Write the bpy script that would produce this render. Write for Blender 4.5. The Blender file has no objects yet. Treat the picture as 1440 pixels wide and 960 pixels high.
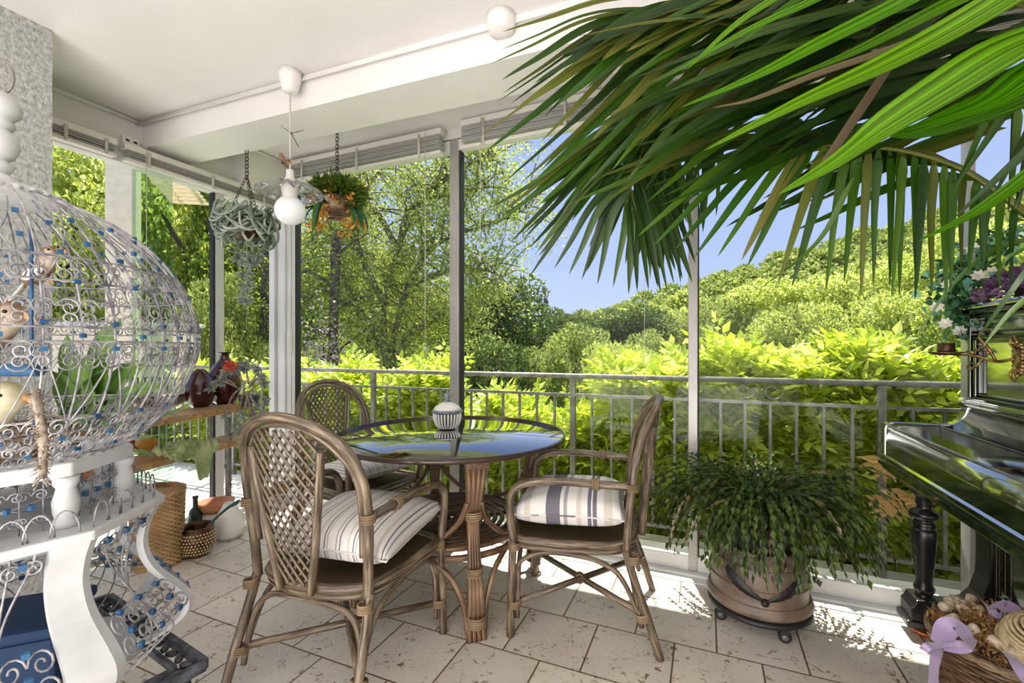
import bpy, math, random
import numpy as np
from mathutils import Vector, Matrix
random.seed(7); RNG = np.random.default_rng(11)
PI = math.pi
sc = bpy.context.scene
COL = sc.collection
H = 1.2; F = 640.0; YAW = math.radians(23.1); CS = math.cos(YAW); SN = math.sin(YAW)

def L(lat, d, z):
    """room point from metres to the right of / ahead of the viewpoint"""
    return Vector((lat*CS - d*SN, lat*SN + d*CS, z))
def P(u, y, d):
    return L((u-720)/F*d, d, H + (490-y)/F*d)
def PZ(u, y, z):
    return P(u, y, (H-z)*F/(y-490))

# ------------------------------------------------------------------ mesh builder
def catmull(pts, n=8, closed=False):
    pts = [Vector(p) for p in pts]
    if len(pts) < 3: return pts
    out = []; m = len(pts)
    rng = range(m) if closed else range(m-1)
    for i in rng:
        if closed:
            p0, p1, p2, p3 = pts[(i-1) % m], pts[i], pts[(i+1) % m], pts[(i+2) % m]
        else:
            p1, p2 = pts[i], pts[i+1]
            p0 = pts[i-1] if i > 0 else p1*2-p2
            p3 = pts[i+2] if i+2 < m else p2*2-p1
        for k in range(n):
            t = k/n
            out.append(0.5*((2*p1)+(p2-p0)*t+(2*p0-5*p1+4*p2-p3)*t*t+(3*p1-p0-3*p2+p3)*t**3))
    if not closed: out.append(pts[-1])
    return out

class MB:
    def __init__(s): s.v=[]; s.f=[]; s.uv=[]; s.sm=[]
    def face(s, idx, uvs=None, smooth=False):
        s.f.append(tuple(idx)); s.uv.extend(uvs if uvs else [(0,0)]*len(idx)); s.sm.append(smooth)
    def box(s, lo, hi, M=None):
        b=len(s.v)
        for z in (lo[2],hi[2]):
            for y in (lo[1],hi[1]):
                for x in (lo[0],hi[0]):
                    p=Vector((x,y,z)); s.v.append(M@p if M else p)
        for q in ((0,2,3,1),(4,5,7,6),(0,1,5,4),(2,6,7,3),(0,4,6,2),(1,3,7,5)):
            s.face([b+i for i in q],[(0,0),(1,0),(1,1),(0,1)])
        return s
    def cbox(s, c, size, rz=0, M=None):
        m=Matrix.Translation(Vector(c))@Matrix.Rotation(rz,4,'Z')
        if M: m=M@m
        h=[q/2 for q in size]; return s.box((-h[0],-h[1],-h[2]),h,m)
    def tube(s, pts, r, seg=8, closed=False, flat=1.0, up=None):
        pts=[Vector(p) for p in pts]; n=len(pts)
        if n<2: return s
        rs = r if isinstance(r,(list,tuple)) else None
        b=len(s.v); T0=None; N=None; dist=0
        for i,p in enumerate(pts):
            if closed: t=pts[(i+1)%n]-pts[i-1]
            else: t=pts[min(i+1,n-1)]-pts[max(i-1,0)]
            if t.length<1e-9: t=Vector((0,0,1))
            t=t.normalized()
            if N is None:
                a=Vector(up) if up else (Vector((0,0,1)) if abs(t.z)<.9 else Vector((1,0,0)))
                N=(a-t*a.dot(t)).normalized()
            else:
                N=N-t*N.dot(t)
                N = N.normalized() if N.length>1e-6 else Vector((1,0,0))
            B=t.cross(N)
            rr = (rs[int(i*(len(rs)-1)/(n-1))] if len(rs)!=n else rs[i]) if rs else r
            for k in range(seg):
                a=2*PI*k/seg
                s.v.append(p+N*(math.cos(a)*rr*flat)+B*(math.sin(a)*rr))
        L_=[0]
        for i in range(1,n+1): L_.append(L_[-1]+(pts[i%n]-pts[i-1]).length)
        m=n if closed else n-1
        for i in range(m):
            j=(i+1)%n
            for k in range(seg):
                k2=(k+1)%seg
                s.face((b+i*seg+k,b+i*seg+k2,b+j*seg+k2,b+j*seg+k),
                       [(k/seg,L_[i]),((k+1)/seg,L_[i]),((k+1)/seg,L_[i+1]),(k/seg,L_[i+1])],True)
        if not closed:
            s.face([b+k for k in range(seg)][::-1]); s.face([b+(n-1)*seg+k for k in range(seg)])
        return s
    def curve(s, pts, r, seg=8, n=6, closed=False, **k):
        return s.tube(catmull(pts,n,closed),r,seg,closed,**k)
    def lathe(s, prof, c=(0,0,0), seg=24, M=None, smooth=True, phase=0, sx=1, sy=1):
        b=len(s.v); c=Vector(c); n=len(prof)
        for (r,z) in prof:
            for k in range(seg):
                a=2*PI*k/seg+phase
                p=Vector((r*math.cos(a)*sx,r*math.sin(a)*sy,z))+c
                s.v.append(M@p if M else p)
        for i in range(n-1):
            for k in range(seg):
                k2=(k+1)%seg
                s.face((b+i*seg+k,b+i*seg+k2,b+(i+1)*seg+k2,b+(i+1)*seg+k),
                  [(k/seg,i/n),((k+1)/seg,i/n),((k+1)/seg,(i+1)/n),(k/seg,(i+1)/n)],smooth)
        if prof[0][0]>1e-4: s.face([b+k for k in range(seg)][::-1])
        if prof[-1][0]>1e-4: s.face([b+(n-1)*seg+k for k in range(seg)])
        return s
    def ball(s, c, r, seg=14, rings=8, sc_=(1,1,1), M=None):
        m=Matrix.Translation(Vector(c))
        if M: m=m@M
        m=m@Matrix.Diagonal((*sc_,1))
        return s.lathe([(max(r*math.sin(PI*i/rings),1e-5),-r*math.cos(PI*i/rings)) for i in range(rings+1)],(0,0,0),seg,m)
    def extr(s, poly, axis, a0, a1, smooth=False):
        """poly: list of 2-D points; axis 'Y': (x,z) ; 'X': (y,z) ; 'Z': (x,y)"""
        b=len(s.v); n=len(poly)
        for a in (a0,a1):
            for (p,q) in poly:
                s.v.append(Vector((p,a,q)) if axis=='Y' else Vector((a,p,q)) if axis=='X' else Vector((p,q,a)))
        s.face([b+i for i in range(n)]); s.face([b+n+i for i in range(n)][::-1])
        for i in range(n):
            j=(i+1)%n; s.face((b+i,b+n+i,b+n+j,b+j),[(i/n,0),(i/n,1),((i+1)/n,1),((i+1)/n,0)],smooth)
        return s
    def grid(s, fn, nu, nv, smooth=True, uvf=None):
        b=len(s.v)
        for j in range(nv+1):
            for i in range(nu+1): s.v.append(Vector(fn(i/nu,j/nv)))
        for j in range(nv):
            for i in range(nu):
                a=b+j*(nu+1)+i
                s.face((a,a+1,a+nu+2,a+nu+1),[(i/nu,j/nv),((i+1)/nu,j/nv),((i+1)/nu,(j+1)/nv),(i/nu,(j+1)/nv)],smooth)
        return s
    def blade(s, pts, w, up=(0,0,1), fold=.25, n=5, prof=None):
        """a long leaf: centre line pts, greatest half width w, folded along the midrib"""
        pts=catmull(pts,n); m=len(pts); b=len(s.v); up=Vector(up)
        for i,p in enumerate(pts):
            t=(pts[min(i+1,m-1)]-pts[max(i-1,0)]).normalized()
            side=t.cross(up)
            if side.length<.05: side=t.cross(Vector((.3,.9,.1)))
            side.normalize(); nn=side.cross(t)
            x=i/(m-1)
            ww=w*(prof(x) if prof else math.sin(PI*min(1,x*.93+.07))**.7)
            if i==m-1: ww=w*.01
            s.v.extend([p-side*ww+nn*ww*fold,p.copy(),p+side*ww+nn*ww*fold])
        for i in range(m-1):
            a=b+3*i; y0=i/(m-1); y1=(i+1)/(m-1)
            s.face((a,a+1,a+4,a+3),[(0,y0),(.5,y0),(.5,y1),(0,y1)],True)
            s.face((a+1,a+2,a+5,a+4),[(.5,y0),(1,y0),(1,y1),(.5,y1)],True)
        return s
    def build(s, name, mat, parent=None, label=None, bevel=0, matrix=None):
        me=bpy.data.meshes.new(name)
        me.from_pydata([tuple(v) for v in s.v],[],s.f)
        uvl=me.uv_layers.new(name='UVMap')
        uvl.data.foreach_set('uv',np.array(s.uv,dtype=np.float32).ravel())
        me.polygons.foreach_set('use_smooth',np.array(s.sm,dtype=bool))
        me.materials.append(mat); me.update()
        o=bpy.data.objects.new(name,me); COL.objects.link(o)
        if matrix is not None: me.transform(matrix)
        if parent: o.parent=parent
        if label: o['label']=label
        if bevel:
            m=o.modifiers.new('bevel','BEVEL'); m.width=bevel; m.segments=2; m.limit_method='ANGLE'
        return o

def npmesh(name, V, Fq, mat, parent=None, label=None, smooth=False, uv=None):
    """fast mesh from numpy: V (n,3), Fq (m,4 or 3)"""
    me=bpy.data.meshes.new(name); k=Fq.shape[1]; m=len(Fq)
    me.vertices.add(len(V)); me.vertices.foreach_set('co',V.astype(np.float32).ravel())
    me.loops.add(m*k); me.loops.foreach_set('vertex_index',Fq.astype(np.int32).ravel())
    me.polygons.add(m)
    me.polygons.foreach_set('loop_start',np.arange(0,m*k,k,dtype=np.int32))
    me.polygons.foreach_set('loop_total',np.full(m,k,dtype=np.int32))
    me.polygons.foreach_set('use_smooth',np.full(m,smooth,dtype=bool))
    me.update(calc_edges=True); me.validate()
    me.materials.append(mat)
    o=bpy.data.objects.new(name,me); COL.objects.link(o)
    if parent: o.parent=parent
    if label: o['label']=label
    return o

def leafmesh(name, C, D, N, ln, wd, mat, parent=None, fold=.25, label=None):
    """many leaves as folded kites. C centres, D directions, N normals, ln,wd arrays"""
    D=D/np.linalg.norm(D,axis=1,keepdims=True)
    S=np.cross(D,N); S/= (np.linalg.norm(S,axis=1,keepdims=True)+1e-9)
    U=np.cross(S,D)
    ln=ln[:,None]; wd=wd[:,None]
    a=C; c=C+D*ln-U*ln*.12
    m=C+D*ln*.45
    l=C+D*ln*.4-S*wd+U*wd*fold; r=C+D*ln*.4+S*wd+U*wd*fold
    n=len(C)
    V=np.stack([a,l,c,r],axis=1).reshape(-1,3)
    i=np.arange(n)*4
    Fq=np.concatenate([np.stack([i,i+2,i+1],1),np.stack([i,i+3,i+2],1)])
    return npmesh(name,V,Fq,mat,parent,label)

def unit(n):
    v=RNG.normal(size=(n,3)); return v/np.linalg.norm(v,axis=1,keepdims=True)

def empty(name, loc=(0,0,0), rz=0):
    o=bpy.data.objects.new(name,None); COL.objects.link(o); o.location=loc; o.rotation_euler=(0,0,rz)
    o.empty_display_size=.1; return o
def tag(o, label, cat, group=None, kind=None):
    o['label']=label; o['category']=cat
    if group: o['group']=group
    if kind: o['kind']=kind
    return o
def thing(name, label, cat, loc=(0,0,0), rz=0, group=None): return tag(empty(name,loc,rz),label,cat,group)
def struct(name, mb, mat, parent=None, bevel=0, label=None):
    o=mb.build(name,mat,parent,bevel=bevel); 
    if not parent: o['kind']='structure'
    if label: o['label']=label
    return o
def copy_tree(o, parent=None):
    c=o.copy(); COL.objects.link(c); c.parent=parent
    for ch in KIDS.get(o.name,[ch for ch in bpy.data.objects if ch.parent==o]): copy_tree(ch,c)
    return c
KIDS={}

# ------------------------------------------------------------------ materials
def srgb(r,g,b):
    return tuple((c/255/12.92 if c/255<=.04045 else ((c/255+.055)/1.055)**2.4) for c in (r,g,b))+(1,)
class NT:
    def __init__(s,name):
        s.m=bpy.data.materials.new(name); s.m.use_nodes=True; s.t=s.m.node_tree; s.n=s.t.nodes; s.l=s.t.links
        s.b=s.n['Principled BSDF']; s.out=s.n['Material Output']
    def new(s,t,**k):
        n=s.n.new(t)
        for a,b in k.items():
            if a in n.inputs: n.inputs[a].default_value=b
            else: setattr(n,a,b)
        return n
    def link(s,a,b): s.l.new(a,b)
    def coord(s,kind='Object',scale=(1,1,1),loc=(0,0,0)):
        c=s.new('ShaderNodeTexCoord'); m=s.new('ShaderNodeMapping')
        m.inputs['Scale'].default_value=scale; m.inputs['Location'].default_value=loc
        s.link(c.outputs[kind],m.inputs[0]); return m.outputs[0]
    def noise(s,co,scale=5,detail=4,rough=.5,dist=0):
        n=s.new('ShaderNodeTexNoise'); n.inputs['Scale'].default_value=scale; n.inputs['Detail'].default_value=detail
        n.inputs['Roughness'].default_value=rough; n.inputs['Distortion'].default_value=dist
        s.link(co,n.inputs['Vector']); return n.outputs[0]
    def ramp(s,fac,stops,interp='LINEAR'):
        r=s.new('ShaderNodeValToRGB'); e=r.color_ramp; e.interpolation=interp
        e.elements[0].position=stops[0][0]; e.elements[0].color=stops[0][1]
        e.elements[1].position=stops[-1][0]; e.elements[1].color=stops[-1][1]
        for p,c in stops[1:-1]:
            x=e.elements.new(p); x.color=c
        s.link(fac,r.inputs[0]); return r.outputs[0]
    def mix(s,fac,a,b,mode='MIX'):
        m=s.new('ShaderNodeMix'); m.data_type='RGBA'; m.blend_type=mode
        if isinstance(fac,(int,float)): m.inputs[0].default_value=fac
        else: s.link(fac,m.inputs[0])
        for i,x in ((6,a),(7,b)):
            if isinstance(x,tuple): m.inputs[i].default_value=x
            else: s.link(x,m.inputs[i])
        return m.outputs[2]
    def bump(s,h,strength=.3,dist=.01):
        b=s.new('ShaderNodeBump'); b.inputs['Strength'].default_value=strength; b.inputs['Distance'].default_value=dist
        s.link(h,b.inputs['Height']); s.link(b.outputs[0],s.b.inputs['Normal']); return b
    def base(s,c):
        if isinstance(c,tuple): s.b.inputs['Base Color'].default_value=c
        else: s.link(c,s.b.inputs['Base Color'])
    def set(s,**k):
        for a,b in k.items(): s.b.inputs[a.replace('_',' ')].default_value=b
        return s
def plain(name,c,rough=.5,metal=0,**k):
    t=NT(name); t.base(c); t.b.inputs['Roughness'].default_value=rough; t.b.inputs['Metallic'].default_value=metal
    for a,b in k.items(): t.b.inputs[a.replace('_',' ')].default_value=b
    return t.m
def mottled(name,c1,c2,scale=8,rough=.5,bump=.2,bd=.003,metal=0,detail=5,mid=None,**k):
    t=NT(name); co=t.coord(); n=t.noise(co,scale,detail)
    t.base(t.ramp(n,[(.35,c1)]+([(.5,mid)] if mid else [])+[(.65,c2)]))
    t.b.inputs['Roughness'].default_value=rough; t.b.inputs['Metallic'].default_value=metal
    if bump: t.bump(t.noise(co,scale*6,4),bump,bd)
    for a,b in k.items(): t.b.inputs[a.replace('_',' ')].default_value=b
    return t.m
def leafmat(name,c1,c2,c3=None,trans=.45,rough=.45,veins=0,gloss=.08,vd=.45):
    t=NT(name)
    g=t.new('ShaderNodeNewGeometry')
    stops=[(0,c1),(1,c2)] if c3 is None else [(0,c1),(.5,c2),(1,c3)]
    col=t.ramp(g.outputs['Random Per Island'],stops)
    if veins:
        uv=t.new('ShaderNodeTexCoord'); w=t.new('ShaderNodeMapping'); w.inputs['Scale'].default_value=(veins,.6,1)
        t.link(uv.outputs['UV'],w.inputs[0])
        nn=t.noise(w.outputs[0],1.0,2)
        col=t.mix(t.ramp(nn,[(.38,(0,0,0,1)),(.62,(1,1,1,1))]),t.mix(vd,col,(0,0,0,1)),col)
        t.bump(nn,.5,.004)
    d=t.new('ShaderNodeBsdfDiffuse'); tr=t.new('ShaderNodeBsdfTranslucent'); gl=t.new('ShaderNodeBsdfGlossy')
    gl.inputs['Roughness'].default_value=rough; gl.inputs['Color'].default_value=(.9,.95,.85,1)
    tc=t.mix(.6,col,(.75,.95,.02,1),'MULTIPLY'); tc=t.mix(.5,col,tc)
    t.link(col,d.inputs[0]); t.link(col,tr.inputs[0])
    m1=t.new('ShaderNodeMixShader'); m1.inputs[0].default_value=trans; t.link(d.outputs[0],m1.inputs[1]); t.link(tr.outputs[0],m1.inputs[2])
    m2=t.new('ShaderNodeMixShader'); m2.inputs[0].default_value=gloss; t.link(m1.outputs[0],m2.inputs[1]); t.link(gl.outputs[0],m2.inputs[2])
    t.link(m2.outputs[0],t.out.inputs[0]); t.n.remove(t.b)
    return t.m
def glassmat(name,tint=(1,1,1,1),f0=.04,power=1.0,rough=0.0):
    """thin pane: see-through tint plus a fresnel reflection"""
    t=NT(name); tr=t.new('ShaderNodeBsdfTransparent'); tr.inputs[0].default_value=tint
    gl=t.new('ShaderNodeBsdfGlossy'); gl.inputs['Roughness'].default_value=rough
    fr=t.new('ShaderNodeLayerWeight'); fr.inputs['Blend'].default_value=.5
    pw=t.new('ShaderNodeMath',operation='POWER'); pw.inputs[1].default_value=4
    t.link(fr.outputs['Facing'],pw.inputs[0])
    ma=t.new('ShaderNodeMath',operation='MULTIPLY_ADD'); ma.inputs[1].default_value=power; ma.inputs[2].default_value=f0; ma.use_clamp=True
    t.link(pw.outputs[0],ma.inputs[0])
    m=t.new('ShaderNodeMixShader'); t.link(ma.outputs[0],m.inputs[0]); t.link(tr.outputs[0],m.inputs[1]); t.link(gl.outputs[0],m.inputs[2])
    t.link(m.outputs[0],t.out.inputs[0]); t.n.remove(t.b); return t.m

def rattan(name,dark,mid,light,rough=.42):
    t=NT(name)
    uv=t.coord('UV',(9,7,1)); n=t.noise(uv,1.2,4,.6)
    n2=t.noise(t.coord('Object'),9,3)
    c=t.ramp(n,[(.3,dark),(.5,mid),(.7,light)])
    t.base(t.mix(t.ramp(n2,[(.35,(.55,.5,.45,1)),(.6,(1,1,1,1))]),(0.35,.3,.25,1),(1,1,1,1)) if False else t.mix(.5,c,t.mix(1.0,c,t.ramp(n2,[(.35,(.45,.42,.4,1)),(.65,(1.25,1.25,1.25,1))]),'MULTIPLY')))
    t.b.inputs['Roughness'].default_value=rough; t.bump(n,.35,.002); return t.m
def stripes(name,axis,bands,base,scale=1.0):
    """fabric with bands across object axis; bands: (pos 0..1, colour) constant ramp"""
    t=NT(name); c=t.new('ShaderNodeTexCoord'); sp=t.new('ShaderNodeSeparateXYZ'); t.link(c.outputs['UV'],sp.inputs[0])
    mu=t.new('ShaderNodeMath',operation='MULTIPLY'); mu.inputs[1].default_value=scale; t.link(sp.outputs[axis],mu.inputs[0])
    fr=t.new('ShaderNodeMath',operation='FRACT'); t.link(mu.outputs[0],fr.inputs[0])
    col=t.ramp(fr.outputs[0],bands,'CONSTANT')
    n=t.noise(t.coord('UV',(220,220,1)),1.5,2)
    t.base(t.mix(.25,col,t.mix(1.0,col,t.ramp(n,[(.3,(.7,.7,.7,1)),(.7,(1.2,1.2,1.2,1))]),'MULTIPLY')))
    t.b.inputs['Roughness'].default_value=.9; t.bump(n,.15,.001); return t.m

M={}
# plaster, ceiling
t=NT('white plaster'); co=t.coord(); t.base(t.ramp(t.noise(co,1.5,4),[(.3,srgb(220,216,213)),(.7,srgb(231,227,224))])); t.set(Roughness=.85); t.bump(t.noise(co,120,4),.25,.002); M['ceiling']=t.m
t=NT('rough render'); co=t.coord(); t.base(t.ramp(t.noise(co,60,5),[(.3,srgb(150,148,146)),(.7,srgb(205,204,202))])); t.set(Roughness=.9); t.bump(t.noise(co,90,6,.6),.9,.012); M['render']=t.m
M['wall']=mottled('painted wall',srgb(212,208,203),srgb(226,222,218),2,.85,.1)
# floor tiles
t=NT('travertine tile floor'); co=t.coord('Object',(1,1,1),(.118+.314*20,-1.967+.314*40,0))
br=t.new('ShaderNodeTexBrick'); br.offset=.5; br.offset_frequency=2; br.squash=1
for a,b in (('Color1',srgb(226,217,207)),('Color2',srgb(210,201,192)),('Mortar',srgb(120,98,78)),('Scale',1.0),('Mortar Size',.0038),('Mortar Smooth',.15),('Bias',-.2),('Brick Width',.314),('Row Height',.314)): br.inputs[a].default_value=b
t.link(co,br.inputs['Vector'])
cw=t.coord(); n=t.noise(cw,7,7,.65,.6); n2=t.noise(cw,34,5,.6,1.2)
ve=t.ramp(n2,[(.36,srgb(150,128,104)),(.43,(1,1,1,1)),(1,(1,1,1,1))])
vm=t.ramp(n,[(.42,(0,0,0,1)),(.56,(1,1,1,1))])
c=t.mix(vm,br.outputs[0],t.mix(1.0,br.outputs[0],ve,'MULTIPLY'))
c=t.mix(.55,c,t.mix(1.0,c,t.ramp(t.noise(cw,3,5),[(.3,(.78,.74,.7,1)),(.7,(1.12,1.12,1.12,1))]),'MULTIPLY'))
t.base(c); t.b.inputs['Roughness'].default_value=.38
mx=t.new('ShaderNodeMath',operation='MULTIPLY_ADD'); mx.inputs[1].default_value=-1.6; t.link(br.outputs['Fac'],mx.inputs[0]); t.link(n2,mx.inputs[2])
t.bump(mx.outputs[0],.35,.004); M['tiles']=t.m
t=NT('terrace stone'); co=t.coord(); t.base(t.ramp(t.noise(co,5,6),[(.3,srgb(196,190,180)),(.7,srgb(235,230,222))])); t.set(Roughness=.8); M['terrace']=t.m
M['alu']=mottled('white aluminium',srgb(205,203,202),srgb(222,220,218),3,.4,0)
M['alu_grey']=mottled('grey aluminium',srgb(150,146,143),srgb(176,172,168),3,.35,0,metal=.3)
M['seal']=plain('black rubber seal',(.012,.012,.012,1),.6)
M['glass']=glassmat('window glass',(.97,.99,.97,1),.006,.3)
M['glass_green']=glassmat('greenish pane',(.72,.84,.74,1),.06,.5)
M['glass_table']=glassmat('smoked table glass',(.20,.19,.17,1),.34,1.9)
M['glass_edge']=plain('smoked glass edge',srgb(58,42,36),.15)
M['glass_clear']=glassmat('crystal drop',(.9,.9,.9,1),.25,1)
M['slat']=plain('blind slat',srgb(188,184,180),.45)
M['blind_rail']=plain('blind rail',srgb(222,217,212),.45)
M['cord']=plain('white cord',srgb(205,200,192),.7)
M['rattan']=rattan('weathered rattan',srgb(46,36,28),srgb(104,88,70),srgb(160,144,120))
M['rattan_red']=rattan('brown rattan',srgb(50,34,24),srgb(108,80,58),srgb(164,134,104))
M['binding']=rattan('rattan binding',srgb(84,66,48),srgb(134,112,84),srgb(180,156,122),.6)
t=NT('dark woven rush'); co=t.coord(); w=t.new('ShaderNodeTexWave'); w.inputs['Scale'].default_value=28; w.inputs['Distortion'].default_value=1.5; t.link(co,w.inputs[0]); t.base(t.ramp(w.outputs[1],[(.2,srgb(30,20,12)),(.8,srgb(112,86,58))])); t.set(Roughness=.6); t.bump(w.outputs[1],.6,.004); M['rush']=t.m
W_=srgb(226,220,216); G1=srgb(112,108,118); G2=srgb(160,156,160); BE=srgb(204,194,184)
M['cush_narrow']=stripes('narrow striped linen',0,[(0,W_),(.2,G2),(.24,W_),(.33,G1),(.37,W_),(.6,BE),(.68,W_),(.8,G1),(.84,W_),(.9,G2),(.93,W_)],W_,4.0)
M['cush_wide']=stripes('wide striped linen',1,[(0,G2),(.05,W_),(.12,BE),(.19,W_),(.25,G1),(.285,W_),(.295,G1),(.325,W_),(.38,BE),(.42,W_),(.5,G2),(.53,W_),(.56,G1),(.68,W_),(.82,BE),(.87,W_),(.93,G2),(.97,W_)],W_,1.0)
M['white_paint']=mottled('white painted wood',srgb(186,186,187),srgb(212,212,213),6,.5,.15)
M['wire']=mottled('whitewashed wire',srgb(104,102,108),srgb(176,173,174),30,.4,0)
M['blue']=mottled('blue paint',srgb(22,62,100),srgb(50,104,148),20,.45,.1)
M['blue_dark']=plain('navy cloth',srgb(14,48,84),.7)
M['iron']=mottled('dark cast iron',srgb(34,36,42),srgb(84,86,94),30,.5,.4,.004)
M['piano']=plain('black piano lacquer',(.45,.46,.43,1),.11,1.0,Coat_Weight=.5,Coat_Roughness=.05)
M['piano_trim']=plain('dark lacquer trim',(.10,.105,.10,1),.14,1.0)
M['piano_dull']=plain('dull black wood',(.01,.009,.009,1),.3)
M['brass']=mottled('aged brass',srgb(88,62,34),srgb(196,164,112),40,.38,.3,.002,metal=.85)
M['bronze']=mottled('dark bronze',srgb(36,26,20),srgb(120,84,58),30,.4,.2,.002,metal=.6)
M['orange']=mottled('amber glass cup',srgb(170,72,30),srgb(226,132,72),30,.25,.1)
M['pot']=None
t=NT('brown glazed clay'); co=t.coord(); n=t.noise(co,4,5,.6,.5); t.base(t.ramp(n,[(.3,srgb(70,56,48)),(.5,srgb(116,98,84)),(.7,srgb(148,128,110))])); t.set(Roughness=.42); t.bump(t.noise(co,14,3),.15,.004); M['pot']=t.m
M['pot_deco']=plain('dark bronze relief',srgb(28,22,20),.5)
M['soil']=mottled('soil',srgb(30,22,16),srgb(60,44,30),40,.95,.5)
M['plastic_dark']=plain('dark grey plastic',srgb(38,36,38),.5)
M['wood']=None
t=NT('honey pine'); co=t.coord('Object',(1,1,1)); mp=t.coord('Object',(18,1.2,18)); n=t.noise(mp,1.5,5,.6,.4); t.base(t.ramp(n,[(.3,srgb(150,106,66)),(.55,srgb(190,148,102)),(.75,srgb(212,174,128))])); t.set(Roughness=.45); M['wood']=t.m
M['maroon']=plain('oxblood glaze',srgb(62,14,22),.15,0,Coat_Weight=.6)
M['olive_bottle']=plain('dark green bottle glass',srgb(52,72,62),.15)
M['white_ceramic']=plain('white ceramic',srgb(226,222,214),.3)
M['bluegrey']=mottled('blue grey glaze',srgb(84,98,112),srgb(128,138,146),30,.4,.1)
M['terracotta']=mottled('terracotta',srgb(176,104,66),srgb(206,142,100),14,.7,.2)
M['wicker']=rattan('light wicker',srgb(120,84,48),srgb(186,150,102),srgb(222,194,148),.6)
M['yellow_glaze']=plain('mustard glaze',srgb(206,160,70),.25)
M['magenta']=plain('magenta',srgb(170,50,96),.5)
M['green_cloth']=mottled('olive cloth',srgb(128,142,92),srgb(176,184,132),12,.85,.3)
M['milk']=plain('milk glass',srgb(238,238,240),.25,0,Transmission_Weight=.15,Emission_Color=(1,.97,.92,1),Emission_Strength=.12)
t=glassmat('frosted fluted glass',(.86,.86,.88,1),.25,.9,.15); M['shade']=t
M['lamp_white']=plain('white porcelain',srgb(228,224,218),.35)
M['chain']=plain('tarnished chain',srgb(88,76,64),.45,.5)
M['straw']=mottled('straw',srgb(188,160,116),srgb(226,206,166),50,.8,.4)
M['lilac']=plain('lilac satin ribbon',srgb(196,172,214),.35,0,Sheen_Weight=.5)
M['dried']=leafmat('dried flower brown',srgb(120,76,36),srgb(176,122,60),srgb(206,160,96),.2,.8)
M['cream_fluff']=mottled('cream bobble',srgb(196,172,144),srgb(232,214,190),60,.95,.6)
M['galv']=mottled('galvanised steel',srgb(112,108,104),srgb(148,143,138),20,.5,.1,metal=.35)
M['rust_steel']=mottled('dull grey steel',srgb(96,90,86),srgb(136,128,122),20,.6,.1,metal=.3)
M['stucco']=mottled('beige stucco',srgb(232,212,184),srgb(244,228,206),10,.9,.3)
M['stone']=mottled('stone wall',srgb(120,112,98),srgb(176,166,146),7,.95,.6,.02)
M['bark']=mottled('bark',srgb(64,52,44),srgb(118,102,88),10,.95,.7,.02)
M['bark_light']=mottled('pale bark',srgb(104,96,84),srgb(150,140,122),10,.95,.5,.02)
M['ground']=mottled('meadow ground',srgb(60,84,26),srgb(128,150,56),1.2,.95,.4,.05)
M['rope']=mottled('jute rope',srgb(112,98,84),srgb(168,154,138),60,.95,.6)
M['bird_brown']=mottled('carved brown',srgb(84,62,46),srgb(196,180,160),14,.6,.2,mid=srgb(140,108,82))
M['bird_yellow']=mottled('carved pale yellow',srgb(196,178,110),srgb(232,222,190),14,.6,.2)
M['bird_white']=plain('painted cream',srgb(228,222,212),.5)
M['black']=plain('black paint',(.01,.01,.01,1),.3)
M['beak']=plain('horn beak',srgb(206,150,90),.4)
# leaves
M['leaf_vine']=leafmat('vine leaf yellow green',srgb(146,168,34),srgb(200,214,62),srgb(236,238,124),.58,.4)
M['leaf_vine_red']=leafmat('young salmon leaf',srgb(200,150,90),srgb(228,190,110),srgb(220,160,120),.5,.4)
M['leaf_palm']=leafmat('palm green',srgb(40,84,14),srgb(72,122,22),srgb(112,150,40),.5,.35,veins=14,gloss=.05,vd=.55)
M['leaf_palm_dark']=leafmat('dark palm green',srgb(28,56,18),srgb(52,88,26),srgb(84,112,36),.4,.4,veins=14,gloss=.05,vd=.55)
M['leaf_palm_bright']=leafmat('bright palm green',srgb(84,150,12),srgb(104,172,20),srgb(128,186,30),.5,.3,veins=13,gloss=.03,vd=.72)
M['leaf_palm_olive']=leafmat('olive ageing palm green',srgb(88,100,28),srgb(124,132,46),srgb(152,144,72),.45,.4,veins=14,gloss=.04,vd=.55)
M['leaf_brown']=leafmat('withered frond brown',srgb(92,64,44),srgb(126,102,68),srgb(150,130,92),.3,.6,veins=10)
M['leaf_cactus']=leafmat('holiday cactus green',srgb(30,46,12),srgb(52,72,20),srgb(88,104,38),.3,.45,gloss=.03)
M['leaf_cactus_brown']=leafmat('holiday cactus dry stem',srgb(78,56,34),srgb(110,84,50),srgb(130,110,70),.2,.5)
M['leaf_agave']=leafmat('soft agave green',srgb(104,150,84),srgb(134,176,84),srgb(160,200,96),.35,.4,veins=5)
M['leaf_stripe']=leafmat('striped leaf green',srgb(96,150,76),srgb(136,178,110),srgb(180,204,150),.4,.4,veins=6)
M['leaf_ivy']=leafmat('ivy green',srgb(18,58,26),srgb(40,92,44),srgb(74,130,74),.25,.3)
M['leaf_aqua']=leafmat('aqua leaf',srgb(52,120,100),srgb(90,160,138),srgb(130,186,160),.25,.4)
M['leaf_fern']=leafmat('fern green',srgb(52,86,20),srgb(88,122,32),srgb(126,150,50),.4,.4)
M['leaf_succ']=leafmat('grey succulent',srgb(104,118,110),srgb(142,152,144),srgb(178,180,170),.15,.6)
M['rope_green']=leafmat('grey green rope stem',srgb(84,100,84),srgb(136,150,134),srgb(190,196,184),.1,.5)
M['petal_white']=leafmat('white petal',srgb(230,224,210),srgb(242,236,226),None,.3,.5)
M['petal_orange']=leafmat('orange petal',srgb(206,130,20),srgb(228,164,40),srgb(214,110,24),.3,.5)
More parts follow.
